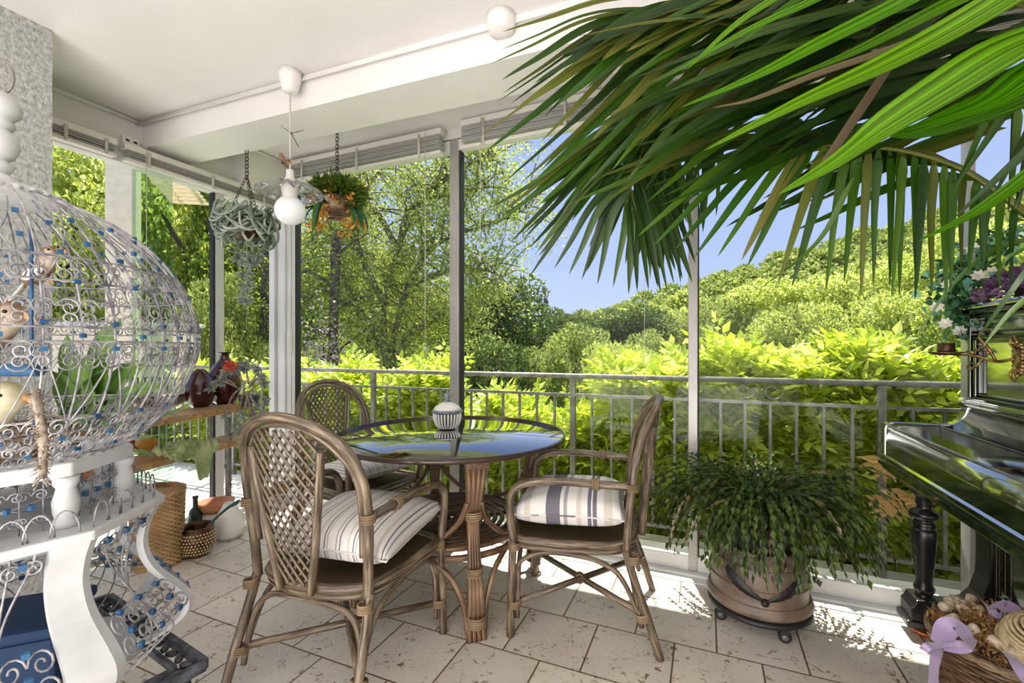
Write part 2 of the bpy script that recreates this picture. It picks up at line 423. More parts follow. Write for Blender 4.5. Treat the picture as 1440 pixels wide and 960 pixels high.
M['petal_red']=leafmat('coral red petal',srgb(206,60,34),srgb(226,92,60),None,.3,.5)
M['petal_purple']=leafmat('purple petal',srgb(60,30,66),srgb(96,56,100),srgb(126,84,124),.2,.6)
M['petal_pink']=leafmat('pale pink petal',srgb(206,170,186),srgb(226,200,206),None,.4,.5)
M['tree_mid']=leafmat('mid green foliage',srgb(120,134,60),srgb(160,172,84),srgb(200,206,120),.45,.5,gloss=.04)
M['tree_yellow']=leafmat('yellow green foliage',srgb(164,176,72),srgb(202,210,100),srgb(230,234,152),.5,.5,gloss=.04)
M['tree_dark']=leafmat('dark green foliage',srgb(66,84,38),srgb(100,118,54),srgb(144,156,82),.4,.5,gloss=.05)
M['tree_conifer']=leafmat('conifer foliage',srgb(104,122,36),srgb(152,170,56),srgb(200,208,88),.45,.5,gloss=.03)
# ================================================================== THE ROOM
XA=-3.16; YB=2.63; ZC=2.575; ZS=2.64
struct('floor', MB().box((-3.25,-1.9,-.12),(1.6,2.60,0)), M['tiles'])
struct('ceiling', MB().box((-3.25,-1.9,ZC),(1.6,1.80,ZC+.1)), M['ceiling'])
b=MB(); b.extr([(XA-.05,1.665),(1.6,1.84),(1.6,2.11),(XA-.05,1.936)],'Z',2.42,2.70); struct('trim_1', b, M['ceiling'], label='white ceiling beam')
struct('trim_2', MB().box((-3.2,1.9,ZS),(1.6,2.62,ZS+.08)), M['ceiling'])
struct('trim_3', MB().box((XA-.02,2.25,2.385),(-3.0,2.6,ZS)), M['ceiling'])
b=MB(); b.tube([(XA+.015,-1.9,ZC-.012),(XA+.015,1.655,ZC-.012)],.014,8); b.tube([(XA,1.65,ZC-.012),(1.5,1.825,ZC-.012)],.013,8); b.tube([(XA,1.635,ZC-.03),(1.5,1.81,ZC-.03)],.005,6); b.tube([(-2.99,2.25,ZS-.01),(-2.99,2.6,ZS-.01)],.01,6)
struct('trim_4', b, M['ceiling'])
struct('wall_left', MB().box((-3.4,-1.9,0),(-2.6,1.03,ZC)), M['render'])
struct('wall_left_header', MB().box((XA-.1,1.0,2.34),(XA,2.75,3.0)), M['wall'])
struct('wall_front_header', MB().box((XA-.1,2.60,2.57),(1.6,2.72,3.0)), M['wall'])
struct('wall_right', MB().box((1.5,-1.9,0),(1.62,2.8,3.0)), M['wall'])
struct('wall_back', MB().box((-3.3,-2.0,0),(1.6,-1.9,3.0)), M['wall'])
struct('trim_5', MB().box((-3.3,-2.0,3.0),(1.7,3.55,3.12)), M['wall'], label='flat roof slab and eave above the glass')

# window wall on the left
w1=MB(); 
for y0,y1 in ((2.105,2.165),):
    w1.box((XA-.03,y0,.03),(XA+.02,y1,2.34))
w1.box((XA-.05,1.03,0),(XA+.04,2.6,.035)); w1.box((XA-.03,1.03,.035),(XA+.0,2.6,.085)); w1.box((XA-.05,1.03,2.285),(XA+.03,2.6,2.345))
w1.box((XA-.03,2.565,.03),(XA+.03,2.6,2.34))
win1=struct('window_1', w1, M['alu'], bevel=.003)
s=MB()
for y in (2.098,): s.box((XA-.025,y-.007,.05),(XA+.015,y+.007,2.3))
o=s.build('window_seal',M['seal'],win1)
g=MB(); g.box((XA-.012,1.03,.08),(XA-.008,2.105,2.3)); g.box((XA-.012,2.165,.08),(XA-.008,2.57,2.3)); g.build('window_pane',M['glass'],win1)
g=MB(); g.box((XA-.035,1.63,.08),(XA-.031,1.857,2.3)); g.build('tinted_pane',M['glass_green'],win1)
MB().box((XA+.02,2.12,1.22),(XA+.035,2.15,1.38)).build('window_handle',M['alu'],win1)
# window wall facing the valley
w=MB(); w.box((XA-.02,2.59,0),(-2.985,2.69,2.58)); w.box((-2.985,2.6,0),(-2.96,2.66,2.58))
w.box((-3.10,2.575,0),(-3.03,2.60,2.58))
struct('trim_6', w, M['alu'], bevel=.003, label='white corner post of the glazing')
w=MB()
for x0,x1 in ((-1.553,-1.489),(-.088,-.041),(1.05,1.072)):
    w.box((x0,2.594,.021),(x1,2.67,2.575))
w2=struct('window_2', w, M['alu_grey'], bevel=.003)
s=MB()
for x in (-2.962,-1.488,-.040): s.box((x,2.612,.1),(x+.006,2.665,2.5))
s.build('window_seal',M['seal'],w2)
s=MB(); s.box((-2.96,2.60,.012),(1.5,2.64,.095)); s.box((-2.96,2.66,0),(1.5,2.74,.05)); s.box((-2.96,2.60,2.50),(1.5,2.66,2.58)); s.box((-2.96,2.555,0),(1.5,2.60,.02)); s.box((-2.96,2.50,-.002),(1.5,2.555,.007))
s.build('window_track',M['alu'],w2,bevel=.003)
g=MB(); 
for x0,x1 in ((-2.955,-1.553),(-1.489,-.088),(-.041,1.05),(1.072,1.5)): g.box((x0,2.628,.09),(x1,2.632,2.52))
g.build('window_pane',M['glass'],w2)
h=MB(); h.box((-3.0,2.57,1.16),(-2.975,2.6,1.36)); h.build('window_handle',M['alu'],w2,bevel=.004)

# blinds: a raised venetian blind is one thing with rail, slats, cords
def blind(p0,p1,z0,z1,label,inward):
    t=thing('venetian_blind',label,'blind',(0,0,0),0,'raised venetian blinds along the glazing')
    p0=Vector(p0); p1=Vector(p1); d=(p1-p0); ln=d.length; d.normalize(); n=Vector(inward)
    rot=math.atan2(d.y,d.x); c=(p0+p1)/2
    MB().cbox((c.x,c.y,z1-.018),(ln,.05,.036),rot).build('head_rail',M['blind_rail'],t,bevel=.003)
    b=MB(); k=0; z=z1-.042
    nsl=max(4,int((z1-.045-z0-.02)/.0115))
    for k in range(nsl):
        zz=z1-.042-k*.0115; b.cbox((c.x+.004*n.x*(k%3),c.y+.004*n.y*(k%3),zz),(ln-.02,.046,.004),rot)
    b.build('slats',M['slat'],t)
    MB().cbox((c.x,c.y,z0+.012),(ln-.01,.05,.02),rot).build('bottom_rail',M['blind_rail'],t,bevel=.003)
    for f in (.12,.5,.88):
        q=p0+d*ln*f+n*.028; MB().tube([(q.x,q.y,z1-.02),(q.x,q.y,z0)],.009,5).build('ladder_tape',M['cord'],t)
    return t
blind((XA+.06,1.04,0),(XA+.06,1.50,0),2.285,2.39,'white raised blind on the left glazing, next to the rough pillar',(1,0,0))
blind((XA+.07,1.53,0),(XA+.07,2.54,0),2.28,2.385,'long white raised blind on the left glazing, ending at the corner post',(1,0,0))
blind((-2.92,2.52,0),(-1.56,2.52,0),2.45,2.615,'raised blind above the window with the hanging orange flower basket',(0,-1,0))
blind((-1.42,2.52,0),(-.05,2.52,0),2.45,2.63,'raised blind above the middle window, partly behind palm tips',(0,-1,0))
blind((-.02,2.52,0),(1.4,2.52,0),2.45,2.63,'raised blind above the right window, behind the palm',(0,-1,0))
def cord(pts,label,drop=True,r=.0022):
    o=MB().tube(pts,r,5); 
    if drop: o.ball(pts[-1],.009,8,6,(1,1,1.8))
    o=o.build('blind_cord',M['cord']); tag(o,label,'cord','blind pull cords')
def vl(u,Y): # room x of a picture column on the plane y=Y
    t=(u-720)/F; return Y*(-SN+t*CS)/(CS+t*SN)
cord([(vl(598,2.46),2.46,2.6),(vl(598,2.46),2.46,1.2)],'long pull cord hanging left of the grey window post')
cord([(vl(676,2.46),2.46,2.6),(vl(675,2.46),2.46,1.75)],'short pull cord hanging right of the grey window post')
cord([(XA+.13,1.62,2.38),(XA+.13,1.62,1.2)],'pull cord on the left glazing behind the wire dome')
cord([(XA+.12,1.18,2.38),(XA+.12,1.18,2.1)],'short pull cord beside the rough pillar')
# crystal strings
x=vl(908,2.55)
t=thing('crystal_string','thin string with glass drops hanging behind the right chair','ornament')
MB().tube([(x,2.5,2.5),(x,2.5,.22)],.0012,4).build('string',M['cord'],t)
for z in (.56,.46,.38,.30): MB().ball((x,2.5,z),.022 if z==.46 else .012,10,6).build('glass_drop',M['glass_clear'],t)

# ceiling fittings
q=L(-.4875*2.26,2.26,0)
t=thing('pendant_lamp','white pendant lamp with fluted glass shade and round milky bulb','lamp',(q.x,q.y,0))
MB().lathe([(.001,2.575),(.055,2.575),(.052,2.54),(.036,2.475),(.02,2.468),(.001,2.468)],seg=28).build('ceiling_rose',M['lamp_white'],t)
MB().tube([(0,0,2.47),(0,0,2.07)],.0045,8).build('flex',M['cord'],t)
MB().lathe([(.001,2.09),(.018,2.085),(.02,2.05),(.03,2.03),(.042,2.01),(.04,1.985),(.034,1.955),(.034,1.93),(.001,1.93)],seg=24).build('lamp_holder',M['lamp_white'],t)
sh=MB(); seg=96
pr=[(.04,2.015),(.07,2.012),(.10,2.002),(.13,1.985),(.152,1.962)]
b0=0
for (r,z) in pr:
    for k in range(seg):
        a=2*PI*k/seg; rr=r*(1+.05*(r/.15)*math.cos(a*16)); sh.v.append(Vector((rr*math.cos(a),rr*math.sin(a),z+.006*(r/.15)*math.cos(a*16))))
for i in range(len(pr)-1):
    for k in range(seg):
        k2=(k+1)%seg; sh.face((i*seg+k,i*seg+k2,(i+1)*seg+k2,(i+1)*seg+k),None,True)
o=sh.build('lamp_shade',M['shade'],t); so=o.modifiers.new('thick','SOLIDIFY'); so.thickness=.004
MB().ball((0,0,1.885),.072,28,16).build('bulb',M['milk'],t)
# butterflies on the flex
def butterfly(loc,rz,tilt,label,mat):
    t=thing('butterfly_ornament',label,'ornament',loc,rz,'butterflies clipped to the lamp flex'); t.rotation_euler=(tilt,0,rz)
    MB().ball((0,0,0),.006,8,6,(1,3.4,1)).build('body',M['bronze'],t)
    for s in (-1,1):
        w=MB(); pts=[(0,0),(.02,.028),(.055,.035),(.06,.012),(.03,0),(.045,-.02),(.025,-.034),(.004,-.012)]
        b=len(w.v)
        for (x_,y_) in pts: w.v.append(Vector((s*x_,y_,abs(x_)*.45)))
        w.face(list(range(len(pts)))); w.build('wing',mat,t)
    MB().curve([(0,.01,0),(.01,-.03,-.02),(.03,-.05,-.05)],.002,5).build('clip_stem',M['bronze'],t)
butterfly((q.x+.022,q.y-.01,2.26),.9,.5,'brown butterfly clipped high on the lamp flex',M['bird_brown'])
butterfly((q.x-.022,q.y-.01,2.115),2.3,.4,'butterfly clipped on the lamp flex just above the shade',M['bird_brown'])
q2=L((703-720)/F*1.87,1.87,0)
t=thing('junction_box','round white junction box where beam and ceiling meet','ceiling box',(q2.x,q2.y+.01,0))
MB().lathe([(.001,2.575),(.06,2.575),(.06,2.545),(.05,2.505),(.001,2.50)],seg=28).build('housing',M['lamp_white'],t)
MB().ball((0,-.05,2.53),.004,8,6).build('screw',M['seal'],t)
t=thing('wall_socket','small white double socket on the header above the left blind','socket',(XA+.01,1.60,2.43))
MB().cbox((0,0,0),(.02,.09,.045)).build('plate',M['lamp_white'],t,bevel=.002)
for s in (-1,1): MB().cbox((.011,.02*s,0),(.003,.018,.012)).build('outlet',M['seal'],t)

# ================================================================== RATTAN
def binding(p,axis,r,turns=4,g=.0075):
    m=MB(); a=Vector(axis).normalized(); p=Vector(p)
    x=a.cross(Vector((0,0,1))); 
    if x.length<.1: x=a.cross(Vector((1,0,0)))
    x.normalize(); y=a.cross(x); n=turns*14
    pts=[p+a*((i/n-.5)*turns*g)+x*math.cos(i/14*2*PI)*r+y*math.sin(i/14*2*PI)*r for i in range(n+1)]
    return m.tube(pts,.0042,5)
def make_chair(label,loc,rz):
    mat=M['rattan']
    root=thing('rattan_armchair',label,'chair',loc,rz,'weathered rattan armchairs around the glass table')
    def bk(s,z): # plan curve of the backrest: s -1..1 , returns y
        lean=-.04-.22*max(0,(z-.42))*.62
        return -.235+.075*s*s+lean*1.0 - .0
    # back hoop
    hoop=[]
    prof=[(-.235,.385),(-.243,.52),(-.252,.66),(-.246,.78),(-.205,.89),(-.12,.96),(0,.985)]
    prof=prof+[(-x,z) for x,z in prof[-2::-1]]
    pts=[(x,bk(x/.25,z),z) for x,z in prof]
    MB().curve(pts,.0165,10,6).build('back_frame',mat,root)
    inner=[(x*.9,bk(x*.9/.25,z-.022)+.012,z-.026 if z>.8 else z) for x,z in prof[1:-1]]
    MB().curve(inner,.010,8,6).build('inner_back_frame',mat,root)
    # side rails of the lattice panel
    def rail(z,s): return s*(.062+.078*((z-.42)/.45)**.8)
    for s in (-1,1):
        zz=[.40,.5,.6,.7,.8,.88]
        p=[(rail(max(z,.421),s),bk(rail(max(z,.421),s)/.25,z)-.004,z) for z in zz]
        MB().curve(p,.0155,8,4,flat=.75).build('back_rail',mat,root)
    arch=[(x,bk(x/.25,z)-.002,z) for x,z in ((-.14,.885),(-.09,.93),(0,.95),(.09,.93),(.14,.885))]
    # lattice
    lat=MB()
    def inside(x,z):
        if z<.415 or z>.945: return False
        if z>.885: return abs(x)<.145*math.sqrt(max(0,1-((z-.885)/.068)**2))
        return abs(x)<abs(rail(max(z,.421),1))
    for sgn in (-1,1):
        for k in range(-6,24):
            c=.30+k*.044; run=[]
            for i in range(81):
                x=-.15+.3*i/80; z=c+sgn*x*1.35
                if inside(x,z): run.append((x,bk(x/.25,z)+.004*sgn,z))
                elif len(run)>1: break
            if len(run)>3: lat.tube(run[::2] if len(run)>6 else run,.0056,5,flat=.5,up=(0,1,0))
    lat.build('lattice_panel',mat,root)
    # seat
    def seat(r,z): return [(.235*r,.235*r,z),(.255*r,.10*r,z),(.243*r,-.08*r,z),(.19*r,-.2*r,z),(0,-.25*r,z),(-.19*r,-.2*r,z),(-.243*r,-.08*r,z),(-.255*r,.10*r,z),(-.235*r,.235*r,z),(0,.275*r,z)]
    MB().curve(seat(1,.405),.017,8,5,True).curve(seat(.985,.378),.012,8,5,True).build('seat_frame',mat,root)
    ring=catmull(seat(.97,.405),5,True); m=MB()
    nr=6
    for j in range(nr+1):
        f=1-j/nr
        for p in ring: m.v.append(Vector((p.x*f,p.y*f,.408-.022*(1-f*f))))
    n=len(ring)
    for j in range(nr):
        for i in range(n):
            i2=(i+1)%n; m.face((j*n+i,j*n+i2,(j+1)*n+i2,(j+1)*n+i),None,True)
    m.build('seat',M['rush'],root)
    for s in (-1,1):
        # front leg rises into the arm and swings back to the hoop
        MB().curve([(s*.262,.262,0),(s*.26,.258,.2),(s*.258,.25,.40)],.0165,10,5).build('leg',mat,root)
        MB().curve([(s*.258,.25,.40),(s*.266,.262,.52),(s*.272,.25,.605),(s*.272,.19,.648),(s*.268,.05,.662),(s*.262,-.08,.66),(s*.254,bk(1,.66)+.005,.655)],.0165,10,6).build('arm',mat,root)
        MB().curve([(s*.262,-.335,0),(s*.255,-.285,.16),(s*.247,-.235,.30),(s*.24,bk(.96,.40),.40)],.0165,10,5).build('leg',mat,root)
        # hairpin canes under the seat
        MB().curve([(s*.236,.245,.07),(s*.236,.24,.26),(s*.238,.2,.325),(s*.24,.1,.357),(s*.238,-.05,.352),(s*.236,-.15,.32),(s*.236,-.205,.26),(s*.24,-.262,.14)],.0105,7,5).build('side_brace',mat,root)
    MB().curve([(-.236,-.268,.10),(-.228,-.238,.25),(-.18,-.225,.325),(-.09,-.232,.352),(.09,-.232,.352),(.18,-.225,.325),(.228,-.238,.25),(.236,-.268,.10)],.0105,7,5).build('rear_brace',mat,root)
    MB().curve([(-.24,.236,.07),(-.236,.232,.25),(-.19,.235,.325),(-.09,.245,.357),(.09,.245,.357),(.19,.235,.325),(.236,.232,.25),(.24,.236,.07)],.0105,7,5).build('front_brace',mat,root)
    MB().tube([(-.25,.25,.135),(.25,-.27,.16)],.014,8).tube([(.25,.25,.135),(-.25,-.27,.16)],.0135,8).build('cross_stretcher',mat,root)
    bd=[((0,0,.148),(1,.1,0),.019)]
    for s in (-1,1):
        bd+=[((s*.25,.248,.135),(0,0,1),.025),((s*.25,.248,.375),(0,0,1),.022),((s*.248,-.272,.15),(0,.2,1),.025),((s*.242,-.235,.37),(0,0,1),.022),((s*.254,bk(1,.66),.655),(0,0,1),.021),((s*.262,-.09,.66),(0,1,0),.0205)]
    for p,a,r in bd: binding(p,a,r).build('binding',M['binding'],root)
    return root
ch1=make_chair('rattan armchair nearest the viewer, seen from behind, with narrow-striped cushion',(-1.265,1.375,0),math.radians(4))
ch2=make_chair('rattan armchair right of the table, side-on, facing left with a wide-striped cushion',(-.535,2.045,0),math.radians(99))
ch3=make_chair('rattan armchair behind the table, half hidden by the nearest chair back',(-1.95,2.19,0),math.radians(-101))
def cushion(label,loc,rz,mat,rx=0,ry=0,w=.235,h=.2,th=.065,grp='striped seat cushions'):
    t=thing('seat_cushion',label,'cushion',loc,rz,grp); t.rotation_euler=(rx,ry,rz)
    m=MB(); n=28
    def f(side):
        def g(u,v):
            a=2*u-1; b=2*v-1
            e=(max(0,1-abs(a)**3.0)*max(0,1-abs(b)**3.0))**.45
            pin=1-.09*(1-abs(a)**2)*abs(b)**4; pin2=1-.09*(1-abs(b)**2)*abs(a)**4
            wr=.004*math.sin(a*17+b*5)*abs(a*b)
            return (a*w*pin2,b*h*pin,side*th*e+wr*side+th)
        return g
    m.grid(f(1),n,n); 
    m.build('cover',mat,t)
    m=MB(); m.grid(f(-.75),n,n); m.build('underside',mat,t)
    rim=[f(1)(i/20,0) for i in range(20)]+[f(1)(1,i/20) for i in range(20)]+[f(1)(1-i/20,1) for i in range(20)]+[f(1)(0,1-i/20) for i in range(20)]
    MB().tube(rim,.0035,5,True).build('piping',mat,t)
    return t
cushion('plump cushion with narrow purple-grey stripes on the nearest chair',(-1.235,1.42,.42),math.radians(8),M['cush_narrow'],rx=math.radians(3),w=.235,h=.235,th=.092)
cushion('plump cushion with broad grey stripes on the right-hand chair',(-.56,2.03,.415),math.radians(99),M['cush_wide'],rx=math.radians(-2),w=.225,h=.245,th=.09)
cushion('pale striped cushion on the chair behind the table',(-1.92,2.19,.415),math.radians(-101),M['cush_narrow'],rx=math.radians(3),w=.215,h=.21,th=.06)

# ------------------------------------------------------------------ table
TC=Vector((-1.19,2.0,0)); TZ=.775
tb=thing('dining_table','round smoked-glass table on a bundled brown rattan base','table',TC)
R_=.575
MB().lathe([(.001,.759),(R_-.004,.759),(R_,.763),(R_,.771),(R_-.004,.775),(.001,.775)],seg=96).build('glass_top',M['glass_table'],tb)
MB().lathe([(R_-.012,.7565),(R_+.001,.757),(R_+.003,.766),(R_+.001,.7755),(R_-.008,.7765),(R_-.012,.7565)],seg=96).build('glass_rim',M['glass_edge'],tb)
for k in range(4):
    a=math.radians(-46+90*k); ca,sa=math.cos(a),math.sin(a); T=Vector((-sa,ca,0))
    def rp(r,z,off=0): return Vector((r*ca,r*sa,z))+T*off
    lg=MB()
    for off in (-.032,-.011,.011,.032):
        sp=1.0
        lg.curve([rp(.465,0.0,off*.95),rp(.45,.14,off*.8),rp(.42,.34,off*.5),rp(.41,.45,off*.5),rp(.425,.56,off*.75),rp(.465,.745,off*1.15)],.0135,8,5)
    L1=lg.build('leg',M['rattan_red'],tb)
    binding(rp(.458,.08),(0,0,1),.040,5,.009).build('binding',M['binding'],L1)
    binding(rp(.43,.27),(0,0,1),.033,4,.009).build('binding',M['binding'],L1)
    binding(rp(.417,.50),(0,0,1),.034,4,.009).build('binding',M['binding'],L1)
    m=MB(); m.cbox((0,0,0),(.045,.10,.05),0,Matrix.Translation(rp(.468,.733))@Matrix.Rotation(a,4,'Z')); m.build('leg_cap',M['rattan_red'],L1,bevel=.006)
    br=MB()
    for s in (-1,1):
        # scrolling braces on both sides of each leg
        br.curve([rp(.43,.56,.03*s),rp(.40,.47,.06*s),rp(.36,.39,.14*s),rp(.31,.365,.2*s)],.0125,8,5)
        br.curve([rp(.455,.03,.035*s),rp(.44,.14,.05*s),rp(.40,.25,.10*s),rp(.33,.32,.19*s)],.0125,8,5)
    br.build('curved_brace',M['rattan_red'],tb)
sh=MB()
for i,r in enumerate((.05,.085,.12,.155,.19,.225,.26,.30,.34,.37)): sh.tube([(r*math.cos(a*PI/24),r*math.sin(a*PI/24),.345) for a in range(48)],.0125,7,True)
for k in range(4):
    a=PI/4*(2*k+.05); sh.tube([(0,0,.325),(.38*math.cos(a),.38*math.sin(a),.325)],.011,6)
    a+=PI/4; sh.tube([(0,0,.325),(.42*math.cos(a),.42*math.sin(a),.325)],.012,6)
sh.tube([(.385*math.cos(a*PI/24),.385*math.sin(a*PI/24),.31) for a in range(48)],.015,7,True)
sh.build('lower_shelf',M['rattan_red'],tb)

q=PZ(629,602,.776)
t=thing('sugar_bowl','white fluted ceramic bowl with lid and blue-grey finial on the glass table','bowl',(q.x,q.y,.776))
MB().lathe([(.001,0),(.040,0),(.044,.004),(.052,.014),(.064,.032),(.070,.055),(.070,.085)],seg=40).build('bowl',M['iron'],t)
m=MB()
for k in range(26):
    a=2*PI*k/26; m.curve([(.046*math.cos(a),.046*math.sin(a),.004),(.063*math.cos(a),.063*math.sin(a),.026),(.0715*math.cos(a),.0715*math.sin(a),.056),(.0725*math.cos(a),.0725*math.sin(a),.083)],.0045,5,4)
m.build('flutes',M['lamp_white'],t)
MB().lathe([(.074,.085),(.082,.089),(.083,.095),(.074,.1)],seg=40).build('rim',M['bluegrey'],t)
lid=MB().lathe([(.076,.1),(.064,.116),(.042,.131),(.02,.142),(.001,.145)],seg=40).build('lid',M['white_ceramic'],t)
MB().lathe([(.018,.140),(.023,.146),(.011,.152),(.014,.160),(.020,.172),(.013,.184),(.004,.198),(.001,.206)],seg=20).build('finial',M['bluegrey'],lid)

# ------------------------------------------------------------------ planter with holiday cactus
PC=Vector((.213,2.30,0))
prof=[(.150,.088),(.202,.094),(.212,.108),(.208,.124),(.196,.14),(.193,.17),(.196,.20),(.195,.24),(.184,.28),(.168,.308),(.158,.318),(.162,.326),(.172,.334),(.168,.346),(.150,.344),(.140,.33)]
t=thing('clay_planter','bulging brown glazed planter with a dark leaf relief, on a wheeled dolly','planter',PC)
MB().lathe(prof,seg=64).build('pot',M['pot'],t)
m=MB()
for z,r in ((.14,.199),(.205,.1985),(.285,.185)): m.tube([(r*math.cos(a*PI/32),r*math.sin(a*PI/32),z) for a in range(64)],.0025,5,True)
m.build('pot_ring',M['pot'],t)
def prz(z):
    for (r0,z0),(r1,z1) in zip(prof,prof[1:]):
        if z0<=z<=z1: return r0+(r1-r0)*(z-z0)/(z1-z0)
    return .19
rel=MB()
for s in (-1,1):
    def fw(u,v,s=s):
        az=math.radians(-88)+s*u*math.radians(46); wid=.004+.022*math.sin(min(1,u*1.1)*PI*.62)**1.2
        if u>.97: wid=.004
        z=.172+.085*u**1.15+(v-.5)*2*wid+.003*math.sin(u*40)*u
        r=prz(z)+.004+.006*(1-abs(2*v-1)); return (r*math.cos(az),r*math.sin(az),z)
    rel.grid(fw,26,6)
c_=math.radians(-88); rel.ball((.199*math.cos(c_),.199*math.sin(c_),.168),.016,12,8)
rel.build('leaf_relief',M['pot_deco'],t)
t=thing('plant_dolly','low round wheeled dolly under the brown planter','plant dolly',PC)
MB().lathe([(.001,.062),(.2,.062),(.208,.07),(.208,.08),(.2,.086),(.001,.086)],seg=48).build('platform',M['plastic_dark'],t)
for k in range(4):
    a=math.radians(-62+90*k); x,y=.175*math.cos(a),.175*math.sin(a)
    m=MB().lathe([(.018,.0),(.024,.004),(.024,.0),(.024,.02),(.018,.024)],(0,0,-.012),18,Matrix.Translation((x,y,.026))@Matrix.Rotation(PI/2,4,'X'))
    cst=m.build('caster',M['seal'],t)
    MB().lathe([(.001,.0),(.012,.0),(.012,.026),(.001,.026)],(0,0,-.013),12,Matrix.Translation((x,y,.026))@Matrix.Rotation(PI/2,4,'X')).build('hub',M['galv'],cst)
    MB().cbox((x,y+.0,.05),(.03,.036,.022)).build('fork',M['plastic_dark'],cst)
t=thing('holiday_cactus','wide bushy dark green cactus with drooping jointed stems in the brown planter','potted plant',PC)
MB().lathe([(.125,.31),(.14,.36),(.15,.43),(.158,.435),(.158,.45),(.146,.45),(.14,.43),(.001,.43)],seg=40).build('inner_pot',M['plastic_dark'],t)
MB().lathe([(.001,.432),(.14,.43)],seg=30).build('soil',M['soil'],t)
def cactus(nst,seed,rmin,rmax):
    rg=np.random.default_rng(seed); C=[];D=[];N=[];ln=[];wd=[]
    for s in range(nst):
        az=rg.uniform(0,2*PI); reach=rg.uniform(rmin,rmax)
        el=rg.uniform(.05,1.35)
        p=np.array([math.cos(az)*rg.uniform(.01,.13),math.sin(az)*rg.uniform(.01,.13),.44+rg.uniform(0,.08)]); dec=rg.uniform(.075,.15)*(.6/max(reach,.3))
        for k in range(int(reach/.025)+1):
            d=np.array([math.cos(az)*math.cos(el),math.sin(az)*math.cos(el),math.sin(el)])
            l=rg.uniform(.025,.034)
            side=np.cross(d,[0,0,1.0]); side/=np.linalg.norm(side)+1e-6; up=np.cross(side,d)
            n=up+rg.normal(0,.6,3)
            C.append(p.copy());D.append(d+rg.normal(0,.1,3));N.append(n);ln.append(l*1.15);wd.append(rg.uniform(.0075,.0108))
            p=p+d*l; el-=dec*rg.uniform(.6,1.3); el=max(el,-1.2); az+=rg.normal(0,.06)
            if p[2]<(.50 if math.hypot(p[0],p[1])<.24 else .42 if math.hypot(p[0],p[1])<.36 else .37): break
    return map(np.array,(C,D,N,ln,wd))
C,D,N,ln,wd=cactus(1750,3,.14,.49); leafmesh('foliage',C,D,N,ln,wd,M['leaf_cactus'],t,fold=.12)
C,D,N,ln,wd=cactus(90,5,.2,.52); leafmesh('dry_stems',C,D,N,ln,wd*.8,M['leaf_cactus_brown'],t,fold=.12)

# ------------------------------------------------------------------ piano
PY1=2.50; PY0=1.10
pn=thing('upright_piano','glossy black upright piano with turned front leg, at the right edge','piano',(1.075,1.8,0))
o_=Vector((1.1,1.8,0)); TM=Matrix.Translation(-o_+Vector((0,0,0)))
def pb(m,name,mat='piano',par=None,bevel=0): return m.build(name,M[mat],par or pn,bevel=bevel,matrix=TM if par is None or True else None)
pb(MB().box((1.06,PY1-.035,.16),(1.46,PY1,1.35)).box((1.06,PY0,.16),(1.46,PY0+.035,1.35)),'side_panel',bevel=.004)
pb(MB().box((1.10,PY0,.1),(1.46,PY1,1.34)),'case')
pb(MB().box((1.0,PY0-.02,1.358),(1.47,PY1+.02,1.378)),'lid',bevel=.006)
pb(MB().box((1.015,PY0-.008,1.338),(1.46,PY1+.008,1.358)).box((1.03,PY0-.004,1.322),(1.46,PY1+.004,1.338)),'lid_moulding','piano_trim',bevel=.004)
# upper panel with nested frames
up=MB(); up.box((1.055,PY0,.93),(1.11,PY1,1.335))
upm=pb(up,'upper_panel')
fr=MB()
def frame(m,x0,x1,y0,y1,z0,z1,w):
    m.box((x0,y0,z0),(x1,y1,z0+w)).box((x0,y0,z1-w),(x1,y1,z1)).box((x0,y0,z0+w),(x1,y0+w,z1-w)).box((x0,y1-w,z0+w),(x1,y1,z1-w))
frame(fr,1.035,1.056,PY1-.72,PY1-.03,.985,1.255,.018); frame(fr,1.042,1.056,PY1-.70,PY1-.05,1.005,1.235,.012)
frame(fr,1.035,1.056,PY0+.03,PY1-.75,.985,1.255,.018)
fr.box((1.035,PY0,1.262),(1.056,PY1,1.272)); fr.box((1.03,PY1-.02,.93),(1.056,PY1,1.335)).box((1.03,PY0,.93),(1.056,PY0+.02,1.335)).box((1.02,PY0,.945),(1.056,PY1,.96)).box((1.025,PY0,.968),(1.056,PY1,.975))
pb(fr,'panel_moulding','piano_trim',bevel=.004)
# key bed, fallboard
kb=[(1.06,.665),(.752,.665),(.742,.675),(.742,.69),(.728,.695),(.728,.708),(.740,.712),(.740,.72),(.733,.724),(.733,.735),(.742,.74),(.742,.80)]
pb(MB().extr(kb+[(1.06,.80)],'Y',PY0,PY1),'keybed')
fb=[(1.06,.79),(.744,.79),(.744,.80)]+[(.744+.03*(1-math.cos(a*PI/16)),.80+.055*math.sin(a*PI/16)) for a in range(1,9)]+[(.83,.868),(.93,.874),(.955,.878),(.985,.895),(1.01,.925),(1.03,.955),(1.06,.955)]
pb(MB().extr(fb,'Y',PY0+.045,PY1-.045,True),'fallboard')
pb(MB().extr([(.772,.8555),(.772,.8585),(.78,.861),(.782,.857)],'Y',PY0+.05,PY1-.05).box((.925,PY0+.05,.874),(.93,PY1-.05,.8765)),'fallboard_hinge','galv')
ck=[(1.06,.68),(.738,.68),(.738,.85),(.742,.868),(.752,.878),(.77,.882),(.93,.882),(.965,.886),(.99,.90),(1.005,.93),(1.012,.955),(1.0,.965),(.995,.98),(1.005,.995),(1.03,.998),(1.06,1.0)]
for y0,y1 in ((PY1-.045,PY1+.005),(PY0-.005,PY0+.045)): pb(MB().extr(ck,'Y',y0,y1),'cheek_block',bevel=.006)
